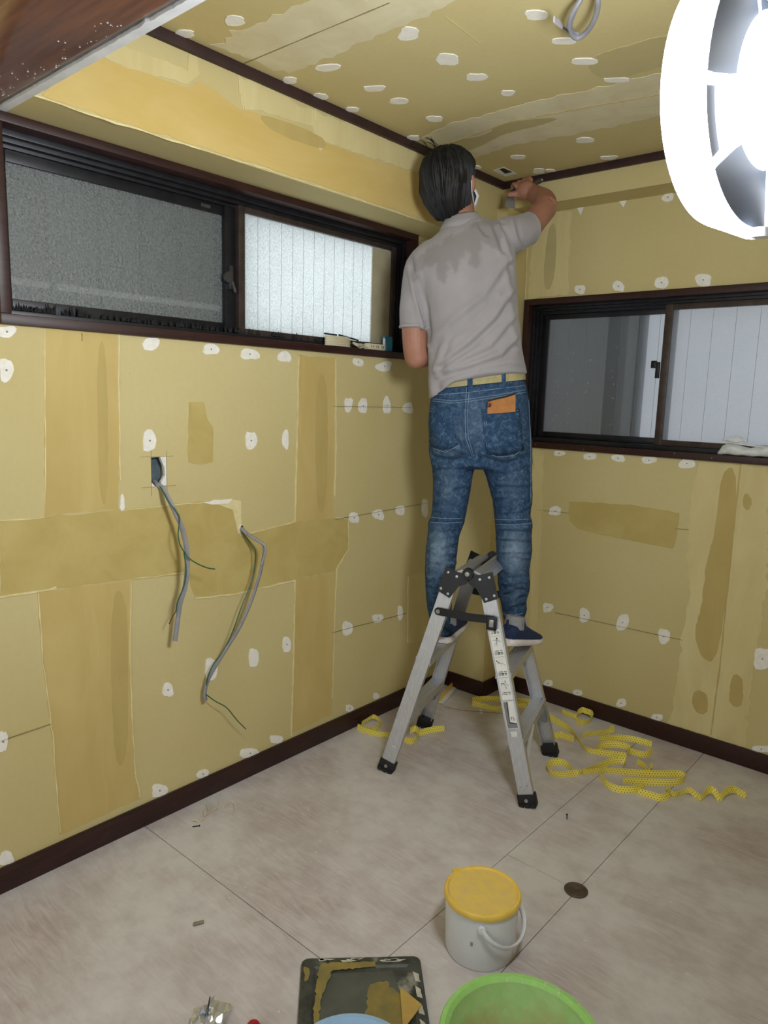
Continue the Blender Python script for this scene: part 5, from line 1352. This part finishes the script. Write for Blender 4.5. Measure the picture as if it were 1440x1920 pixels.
for s in (-1, 1):
    mbe = MB(); ball(mbe, hp(s * .031, .086, .113), 0.012, 14); mbe.build('eye', M_EYE, person)
mbm = MB(); mbm.tube([hp(-.022, .093, .046), hp(0, .098, .044), hp(.022, .093, .046)], [.004, .006, .004], 8); mbm.build('mouth', simple('lips', (150, 92, 84), rough=0.5), person)

# ---- mask and its ear loops
rings = []
for z, w, y0 in ((.022, .046, .097), (.045, .060, .109), (.07, .066, .122), (.092, .060, .115), (.10, .05, .105)):
    rings.append([hp(w * math.sin(a), y0 - (1 - math.cos(a)) * (0.055 if abs(a) < 9 else 0), z) for a in np.linspace(-1.45, 1.45, 15)] + [hp(w * 0.93 * math.sin(a), y0 - 0.008 - (1 - math.cos(a)) * 0.055, z) for a in np.linspace(1.45, -1.45, 15)])
mk = MB().loft(rings).build('face_mask', M_MASK, person)
for s in (-1, 1):
    MB().tube(smooth_path([hp(s * .058, .050, .092), hp(s * .080, .012, .118), hp(s * .090, -.016, .118), hp(s * .092, -.024, .10), hp(s * .084, -.012, .078), hp(s * .070, .022, .048), hp(s * .054, .055, .032)], 5), 0.0016, 6).build('ear_loop', M_MASK, mk)

# ---- hair
mb = MB(); rings = []
hprof = [(.008, .040, -.070, -.025), (.03, .054, -.090, -.035), (.065, .070, -.108, -.04), (.10, .083, -.118, -.022), (.14, .091, -.122, .065), (.175, .090, -.120, .098), (.205, .076, -.104, .086), (.228, .052, -.074, .056), (.24, .02, -.03, .018)]
for (h, w, b0, b1) in hprof:
    rings.append([hp(w * math.copysign(abs(math.cos(a)) ** 0.9, math.cos(a)), (b0 + b1) / 2 + (b1 - b0) / 2 * math.sin(a), h) for a in np.linspace(0, 2 * math.pi, 33)[:-1]])
mb.loft(rings)
hm = fuse(mb, 0.0055, 3)
co = get_co(hm); no = get_no(hm); rel = co - np.array(HC); az = np.arctan2(rel @ np.array(HS), -(rel @ np.array(HF))); hh = rel @ np.array(HU)
off = 0.0022 * np.sin(az * 38 + 3 * np.sin(hh * 30)) + 0.002 * np.sin(az * 17 + hh * 22) + 0.0016 * vnoise(co, 60, 3)
set_co(hm, co + no * off[:, None])
hair = mobj('hair', hm, M_HAIR, person, True, 180)
rs = random.Random(21); mb = MB()
for k in range(330):     # loose locks from the crown down to the nape
    a = rs.uniform(-1.75, 1.75); ln = rs.uniform(0.10, 0.15) ; t0 = rs.uniform(0.0, 0.55); pts = []; j = rs.uniform(-0.12, 0.12)
    n = 7
    for i in range(n):
        f = t0 + (1 - t0) * i / (n - 1); z = .244 - 0.236 * f ** 1.35
        w = np.interp(z, [p[0] for p in hprof], [p[1] for p in hprof]); b0 = np.interp(z, [p[0] for p in hprof], [p[2] for p in hprof])
        aa = a + j * f; lift = 0.002 + 0.004 * rs.random() * f
        pts.append(hp((w + lift) * math.sin(aa), (b0 - lift) * math.cos(aa) if math.cos(aa) > 0 else -(0.02) * math.cos(aa), z - 0.004 * f))
    mb.tube(pts, [0.0012] + [0.0030] * (n - 3) + [0.0022, 0.0004], 5, flat=0.5)
for k in range(9):       # stray hairs at the crown
    a = rs.uniform(-1.6, 1.0); p = hp(-.03 + .03 * math.sin(a), -.04, .236); d = (HU * 0.8 - HS * rs.uniform(0.4, 1.4) - HF * rs.uniform(-.5, .5)).normalized()
    mb.tube(smooth_path([p, p + d * 0.02 + HU * 0.008, p + d * 0.042 + HU * 0.006, p + d * 0.058 - HU * 0.004], 3), [0.0012] * 5 + [0.0009] * 4 + [0.0003], 4)
lk = mb.build('hair_locks', M_HAIR, hair)

# ---- jeans
mb = MB(); WL = lean(731, 713, 810, 984)
JB = .05
mb.loft([ring(lambda x: WL(x) - 2, 812, 983, JB, .102), ring(lambda x: WL(x) + 28, 806, 989, JB - .004, .112), ring(790, 803, 993, JB - .012, .124), ring(828, 804, 996, JB - .012, .124), ring(856, 806, 997, JB - .004, .110), ring(876, 815, 990, JB, .085)])
LEG_L = [(820, 809, 888, .05, .085), (860, 808, 892, .048, .088), (900, 811, 885, .046, .080), (940, 811, 878, .046, .073), (966, 809, 872, .048, .069), (980, 802, 870, .050, .072), (1002, 801, 862, .050, .066), (1030, 798, 858, .048, .066), (1070, 796, 853, .048, .064), (1110, 798, 850, .05, .060), (1140, 801, 847, .052, .054), (1163, 806, 844, .054, .048), (1186, 808, 845, .056, .047)]
LEG_R = [(820, 902, 995, .048, .088), (860, 897, 997, .046, .090), (900, 913, 997, .048, .084), (940, 923, 998, .054, .077), (966, 927, 994, .058, .072), (980, 929, 998, .060, .074), (1002, 930, 996, .062, .068), (1030, 931, 998, .064, .070), (1070, 933, 992, .070, .064), (1102, 935, 993, .076, .063), (1126, 938, 987, .080, .056), (1142, 941, 988, .084, .054), (1161, 944, 981, .088, .046), (1184, 947, 981, .092, .046)]
for L in (LEG_L, LEG_R): mb.loft([ring(y, a, b, bb, d, 24, 2.05) for y, a, b, bb, d in L])
jm = fuse(mb, 0.0055, 5)
rs = random.Random(31); LN = []
LN += [([(872, 770), (873, 822), (884, 852), (894, 864)], .005, 5), ([(808, 782), (835, 806), (862, 836)], .005, 5), ([(815, 858), (850, 866), (884, 858)], .005, 6), ([(905, 860), (945, 872), (990, 858)], .005, 6)]
for (cx, y0, y1, hw, n, amp) in ((842, 885, 965, 36, 6, .0028), (964, 885, 968, 36, 7, .0028), (832, 990, 1130, 32, 11, .0030), (963, 990, 1128, 34, 12, .0036), (826, 1128, 1160, 24, 4, .0036), (964, 1100, 1158, 28, 6, .0042)):
    for k in range(n):
        y = y0 + (y1 - y0) * (k + rs.uniform(.2, .8)) / n; s = rs.choice((-1, 1)); x0 = cx + s * hw * 1.1; x1 = cx - s * hw * rs.uniform(-.6, .9); sl = rs.uniform(-10, 12)
        LN.append(([(x0, y), ((x0 + x1) / 2, y + sl * .5 + rs.uniform(-3, 3)), (x1, y + sl)], amp * rs.uniform(.6, 1.2), rs.uniform(3.2, 5.0)))
folds(jm, LN, [(0.0024, 22, 5), (0.0014, 60, 6)], gain=1.9)
P = proj(get_co(jm)); fade = np.zeros(len(P))
for (x, y, sx, sy, a) in ((823, 1035, 17, 38, .85), (965, 1035, 20, 40, .95), (845, 815, 24, 34, .28), (945, 812, 30, 40, .28), (842, 915, 16, 45, .25), (962, 915, 18, 45, .2), (893, 790, 30, 40, .25), (838, 1110, 12, 30, .3), (965, 1110, 14, 25, .3)):
    fade = np.maximum(fade, a * np.exp(-((P[:, 0] - x) / sx) ** 2 - ((P[:, 1] - y) / sy) ** 2))
jm.attributes.new('fade', 'FLOAT', 'POINT').data.foreach_set('value', fade.astype(np.float32))
jeans = mobj('jeans', jm, M_DENIM, person, True, 180)

def tree_of(me):
    return BVHTree.FromPolygons([v.co.copy() for v in me.vertices], [tuple(p.vertices) for p in me.polygons])
JT = tree_of(jm)
def hit(tree, q):
    d = Vector(ray(q)).normalized(); loc, nrm, idx, dist = tree.ray_cast(Vector(CAM), d)
    if loc is None: return None, None
    return loc, nrm
def on_cloth(tree, pix, off=0.001, step=4.0):
    out = []; nn = []
    for a, b in zip(pix[:-1], pix[1:]):
        k = max(1, int(math.hypot(b[0] - a[0], b[1] - a[1]) / step))
        for j in range(k):
            q = (a[0] + (b[0] - a[0]) * j / k, a[1] + (b[1] - a[1]) * j / k); l, n = hit(tree, q)
            if l is not None: out.append(l + n * off); nn.append(n)
    l, n = hit(tree, pix[-1])
    if l is not None: out.append(l + n * off); nn.append(n)
    return out, nn
def stitch(tree, pix, parent, mat=None, r=0.0011, name='stitching', off=0.0008):
    P, n = on_cloth(tree, pix, off)
    if len(P) > 1: return MB().tube(P, r, 5).build(name, mat or M_STITCH, parent)
def patch(tree, poly, parent, mat, name, th=0.0022, nu=8, nv=8):
    """cloth patch laid on a garment; poly = four picture corners (tl, tr, br, bl)"""
    bm = bmesh.new(); tl, tr, br, bl = [np.array(p, float) for p in poly]; G = []
    for j in range(nv + 1):
        row = []
        for i in range(nu + 1):
            u, v = i / nu, j / nv; q = (tl * (1 - u) + tr * u) * (1 - v) + (bl * (1 - u) + br * u) * v
            q = q + np.array([0, 6.0 * math.sin(math.pi * u) * v ** 2])
            l, n = hit(tree, q)
            row.append(bm.verts.new(l + n * th) if l is not None else None)
        G.append(row)
    for j in range(nv):
        for i in range(nu):
            f = (G[j][i], G[j][i + 1], G[j + 1][i + 1], G[j + 1][i])
            if all(f): bm.faces.new(f)
    me = bpy.data.meshes.new(name); bm.to_mesh(me); bm.free()
    o = mobj(name, me, mat, parent, True, 80); md = o.modifiers.new('t', 'SOLIDIFY'); md.thickness = th; md.offset = -1
    return o
pk = patch(JT, [(902, 767), (973, 767), (981, 843), (912, 850)], jeans, M_DENIM, 'back_pocket')
for pts in ([(903, 770), (973, 770)], [(904, 777), (974, 777)], [(905, 768), (914, 849), (932, 856), (962, 854), (980, 842), (973, 768)], [(909, 770), (918, 848)], [(976, 806), (950, 826), (928, 834)], [(976, 812), (950, 832)]):
    stitch(JT, pts, pk, off=0.0030)
pk = patch(JT, [(807, 765), (846, 763), (858, 834), (810, 838)], jeans, M_DENIM, 'back_pocket')
for pts in ([(808, 767), (847, 764)], [(808, 772), (845, 769)], [(847, 765), (834, 795)], [(842, 767), (830, 792)], [(810, 838), (835, 848), (858, 836)]):
    stitch(JT, pts, pk, off=0.0030)
for pts in ([(875, 726), (872, 770), (873, 820), (884, 852)], [(880, 726), (877, 770), (878, 820), (887, 850)], [(812, 748), (850, 752), (876, 749)], [(812, 752), (850, 756), (876, 753)], [(876, 749), (930, 741), (984, 731)], [(876, 753), (930, 745), (985, 736)],
            [(803, 970), (835, 972), (871, 972)], [(803, 979), (835, 981), (871, 979)], [(929, 974), (962, 975), (996, 973)], [(929, 983), (962, 984), (996, 981)], [(812, 741), (876, 736), (984, 723)],
            [(946, 1152), (962, 1154), (980, 1150)], [(808, 1155), (826, 1157), (842, 1154)], [(990, 730), (993, 790), (995, 850), (995, 940)]):
    stitch(JT, pts, jeans)
for yy0, L in ((972, ((802, 871),)), (975, ((928, 997),))):        # flat felled knee seams
    for (a, b) in L:
        P, n = on_cloth(JT, [(a + 1, yy0 + 2), ((a + b) / 2, yy0 + 4), (b - 1, yy0 + 1)], 0.0006)
        if len(P) > 1: MB().tube(P, 0.0048, 6, flat=0.5).build('knee_seam', M_DENIM, jeans)

# ---- belt and loops
mb = MB()
mb.loft([ring(lambda x: WL(x) - 20, 813, 983, JB, .1045, 40), ring(lambda x: WL(x) - 1, 811, 985, JB, .1065, 40), ring(lambda x: WL(x) - 1, 816, 980, JB, .098, 40), ring(lambda x: WL(x) - 20, 818, 978, JB, .096, 40)])
bm_ = mb.bm; belt = mb.build('belt', M_BELT, person, True, 40)
for x, w in ((875, 9), (936, 7)):
    q0 = at((x, WL(x) - 22), JB); q1 = at((x, WL(x) + 10), JB); xc = (x - 897) / 87.0
    d = 0.1085 * max(0.05, 1 - abs(xc) ** 2.3) ** (1 / 2.3)
    q0 = Vector(q0 - MF * (d + 0.001)); q1 = Vector(q1 - MF * (d + 0.004)); side = Vector(MR) * (w / 520 / 2)
    lp = MB().prism([q0 - side, q0 + side, q1 + side, q1 - side], Vector(-MF), 0.003).build('belt_loop', M_DENIM, jeans, False)

# ---- shirt
mb = MB()
def hem(x):
    return float(np.interp(x, [803, 815, 835, 855, 873, 930, 988], [750, 742, 726, 711, 703, 701, 702]))
mb.loft([ring(hem, 803, 988, .048, .122, 48, 2.2), ring(lambda x: hem(x) - 10, 804, 986, .048, .124, 48, 2.2), ring(655, 802, 977, .052, .126, 48, 2.2), ring(605, 797, 972, .058, .126, 48, 2.2), ring(550, 786, 968, .066, .126, 48, 2.3), ring(505, 776, 967, .072, .122, 48, 2.3), ring(468, 786, 966, .078, .110, 48, 2.2),
         ring(lean(452, 426, 805, 955), 802, 958, .082, .092, 48, 2.1), ring(lean(432, 416, 830, 905), 826, 915, .088, .070, 48, 2), ring(lean(424, 412, 834, 895), 834, 897, .094, .060, 48, 2)])
limb(mb, [(822, 478, .075), (796, 502, .066), (783, 545, .058), (777, 590, .055), (776, 617, .054)], [.066, .066, .058, .053, .051], 22)
limb(mb, [(915, 462, .075), (945, 447, .095), (968, 438, .125), (986, 430, .155), (994, 428, .168)], [.072, .068, .062, .056, .055], 22)
sm = fuse(mb, 0.0058, 6)
LN = [([(967, 552), (935, 600), (885, 648), (826, 690)], .0055, 6), ([(957, 498), (915, 562), (852, 612), (815, 652)], .0045, 7), ([(930, 560), (890, 600), (845, 632)], .003, 6), ([(978, 636), (945, 672), (890, 690), (832, 706)], .0055, 6),
      ([(970, 600), (925, 655), (850, 690)], .004, 6), ([(769, 478), (781, 545), (798, 612)], .0055, 4), ([(782, 520), (800, 580), (806, 640)], .004, 5), ([(985, 690), (950, 686), (905, 694)], .003, 5),
      ([(925, 420), (935, 445), (945, 470)], .003, 5), ([(940, 416), (955, 445), (968, 485)], .0045, 5), ([(966, 405), (975, 440), (985, 468)], .003, 4), ([(900, 425), (912, 440)], .003, 4), ([(960, 500), (968, 560), (975, 640)], .0035, 6),
      ([(815, 660), (812, 700), (820, 735)], .003, 6), ([(840, 640), (826, 690), (822, 728)], .003, 6)]
folds(sm, LN, [(0.0026, 16, 2), (0.0015, 45, 8)], gain=1.8)
P = proj(get_co(sm)); N3 = get_co(sm)
jx = 7 * vnoise(N3, 90, 11) + 5 * vnoise(N3, 200, 12); jy = 8 * vnoise(N3, 90, 13) + 6 * vnoise(N3, 220, 14); Q = P + np.stack([jx, jy], 1)
poly = np.array([(766, 520), (775, 488), (812, 462), (850, 440), (880, 425), (905, 412), (935, 412), (944, 440), (934, 468), (918, 462), (906, 452), (900, 470), (902, 492), (890, 502), (879, 494), (876, 474), (866, 480), (862, 504), (855, 514), (846, 500), (840, 486), (838, 524), (830, 534), (820, 520), (816, 494), (800, 498), (788, 514), (776, 524)], float)
inside = np.zeros(len(Q), bool); j = len(poly) - 1
for i in range(len(poly)):
    xi, yi = poly[i]; xj, yj = poly[j]
    c = ((yi > Q[:, 1]) != (yj > Q[:, 1])) & (Q[:, 0] < (xj - xi) * (Q[:, 1] - yi) / (yj - yi + 1e-9) + xi); inside ^= c; j = i
vd = CAM - N3; vd /= np.linalg.norm(vd, axis=1)[:, None]
dd, _ = seg_dist(Q, [tuple(p) for p in poly] + [tuple(poly[0])]); sd = np.where(inside, dd, -dd)
sweat = 0.62 * np.clip(0.5 + sd / 7.0, 0, 1) * np.clip(((get_no(sm) * vd).sum(1) + 0.1) * 4, 0, 1)
sm.attributes.new('sweat', 'FLOAT', 'POINT').data.foreach_set('value', sweat.astype(np.float32))
shirt = mobj('shirt', sm, M_SHIRT, person, True, 180)
# collar folded down round the neck
mb = MB()
mb.loft([ring(lean(414, 404, 832, 896), 832, 898, .098, .062, 36, 2), ring(lean(411, 401, 832, 896), 835, 896, .10, .058, 36, 2), ring(lean(418, 409, 832, 896), 837, 895, .098, .054, 36, 2)], False)
mb.loft([ring(lean(413, 403, 832, 896), 833, 897, .099, .061, 36, 2), ring(lean(424, 413, 830, 902), 828, 906, .094, .072, 36, 2), ring(lean(438, 424, 824, 912), 821, 915, .090, .083, 36, 2), ring(lean(438, 424, 824, 912), 825, 911, .090, .078, 36, 2)], False)
mb.build('collar', M_SHIRT, shirt, True, 180)
ST = tree_of(sm)
for pts in ([(753, 605), (776, 607), (799, 605)], [(770, 482), (783, 545), (799, 606)]): stitch(ST, pts, shirt, M_SHIRT, 0.0012, 'seam')
# cut edges of the sleeves
for (x, y, b), (x2, y2, b2), r in (((776, 612, .054), (776, 617, .054), .0525), ((990, 429, .162), (994, 428, .168), .0565)):
    a, c = Vector(at((x, y), b)), Vector(at((x2, y2), b2)); MB().lathe([(r - 0.004, -0.003), (r, -0.003), (r + 0.001, 0.004), (r - 0.002, 0.006), (r - 0.004, 0.004)], a, (c - a).normalized(), 30, closed=True).build('sleeve_hem', M_SHIRT, shirt)

# ---- shoes and socks
def shoe(toe, d, L, heel_up, label):
    d = Vector(d).normalized(); s = d.cross(UP).normalized(); toe = Vector(toe); heel = toe - d * L + UP * heel_up
    ax = (toe - heel).normalized(); up = s.cross(ax).normalized()
    if up.z < 0: up = -up
    def sec(t, w, z0, z1, n=16, ex=2.6):
        c = heel + ax * (t * L); out = []
        for k in range(n):
            a = 2 * math.pi * k / n; ca, sa = math.cos(a), math.sin(a)
            out.append(c + s * w * math.copysign(abs(ca) ** (2 / ex), ca) + up * ((z0 + z1) / 2 + (z1 - z0) / 2 * math.copysign(abs(sa) ** (2 / ex), sa)))
        return out
    e = empty('shoe'); e.parent = person
    mbs = MB().loft([sec(0.015, .020, .020, .060), sec(.04, .030, .015, .072), sec(.12, .034, .015, .078), (sec(.3, .037, .015, .076)), sec(.45, .041, .015, .074), sec(.6, .045, .015, .062), sec(.78, .046, .015, .050), sec(.9, .040, .015, .042), sec(.97, .028, .018, .034), sec(.99, .014, .02, .028)])
    o = mbs.build('shoe', M_NAVY, person, True, 60); bpy.data.objects.remove(e)
    if label: o['label'] = label
    sl = MB().loft([sec(0.0, .024, .0, .024, ex=4), sec(.03, .034, .0, .027, ex=4), sec(.12, .038, .0, .028, ex=4), sec(.4, .041, .0, .026, ex=4), sec(.65, .049, .0, .026, ex=4), sec(.82, .049, .0, .027, ex=4), sec(.93, .041, .0, .030, ex=4), sec(.985, .028, .003, .034, ex=4), sec(1.0, .014, .006, .032, ex=4)]).build('sole', M_SOLE, o, True, 50)
    MB().tube([heel + ax * 0.055 + up * 0.06, heel + ax * 0.055 + up * 0.105], [.037, .034], 16).build('sock', M_SOCK, o)
    MB().tube([heel + ax * 0.004 + up * 0.062, heel - ax * 0.002 + up * 0.092], [.006, .005], 8, flat=0.4).build('heel_tab', M_NAVY, o)
    return o
TR = 0.4545
dl = Vector(MR) * 0.34 + Vector(MF) * 0.94; hl = Vector(on((830, 1206), 2, TR)); shoe(hl + dl.normalized() * 0.262, dl, 0.262, 0.0, None)
dr = Vector(MR) * 0.62 + Vector(MF) * 0.78; tr = Vector(on((1004, 1205), 2, TR)); shoe(tr, dr, 0.250, 0.055, None)

# ---- wallet in the pocket and the putty knife
w = thing('wallet', 'tan leather wallet sticking out of the jeans back pocket', 'wallet')
M_TAN = simple('tan_leather', (182, 122, 62), (164, 106, 52), rough=0.55, scale=40, bump=0.08)
c0, n0 = hit(JT, (938, 762)); ex_ = (hit(JT, (964, 766))[0] - hit(JT, (912, 770))[0]); wl = ex_.length; ex_.normalize(); upw = Vector((0, 0, 1)); nw = ex_.cross(upw).normalized()
if nw.dot(Vector(CAM) - c0) < 0: nw = -nw
a = hit(JT, (912, 776))[0] + nw * 0.004
MB().prism([a, a + ex_ * wl * 1.0, a + ex_ * (wl * 0.97) + upw * 0.060, a + ex_ * wl * 0.10 + upw * 0.050, a + upw * 0.040], nw, 0.008).build('wallet_body', M_TAN, w, False)
MB().tube(smooth_path([a + upw * 0.044 + nw * 0.009, a + ex_ * wl * 0.3 + upw * 0.050 + nw * 0.010, a + ex_ * wl * 0.6 + upw * 0.054 + nw * 0.010, a + ex_ * wl * 0.95 + upw * 0.062 + nw * 0.009], 4), 0.0028, 6).build('edge_cord', M_BLACKMETAL, w)
MB().lathe([(0.0005, 0.002), (0.007, 0.001), (0.008, -0.002)], a + upw * 0.030 + ex_ * 0.004 + nw * 0.010, nw, 14).build('clasp', simple('dark_red_leather', (92, 44, 36), rough=0.4), w)
k = thing('putty_knife', 'metal putty knife held to the ceiling trim by the worker', 'putty knife')
MB().tube([K0 + KD * 0.008, K0 + KD * 0.03, K0 + KD * (HL * 0.6), K1], [0.008, 0.0115, 0.013, 0.010], 12, flat=0.7).build('handle', simple('dark_handle', (60, 50, 44), rough=0.5), k)
MB().lathe([(0.001, 0.0), (0.008, 0.0), (0.009, 0.006), (0.001, 0.008)], K1, KD, 14).build('end_cap', M_METAL_DULL, k)
bd = -(KD * 0.45 + KU * 0.9).normalized(); bs = bd.cross(Vector(MF)).normalized(); b0 = K0 + KD * 0.010
MB().prism([b0 - bs * 0.010, b0 + bs * 0.010, b0 + bs * 0.022 + bd * 0.06, b0 - bs * 0.022 + bd * 0.06], Vector(MF), 0.0014).build('blade', simple('blade_steel', (150, 150, 150), (128, 126, 124), rough=0.35, metal=0.7), k, False)
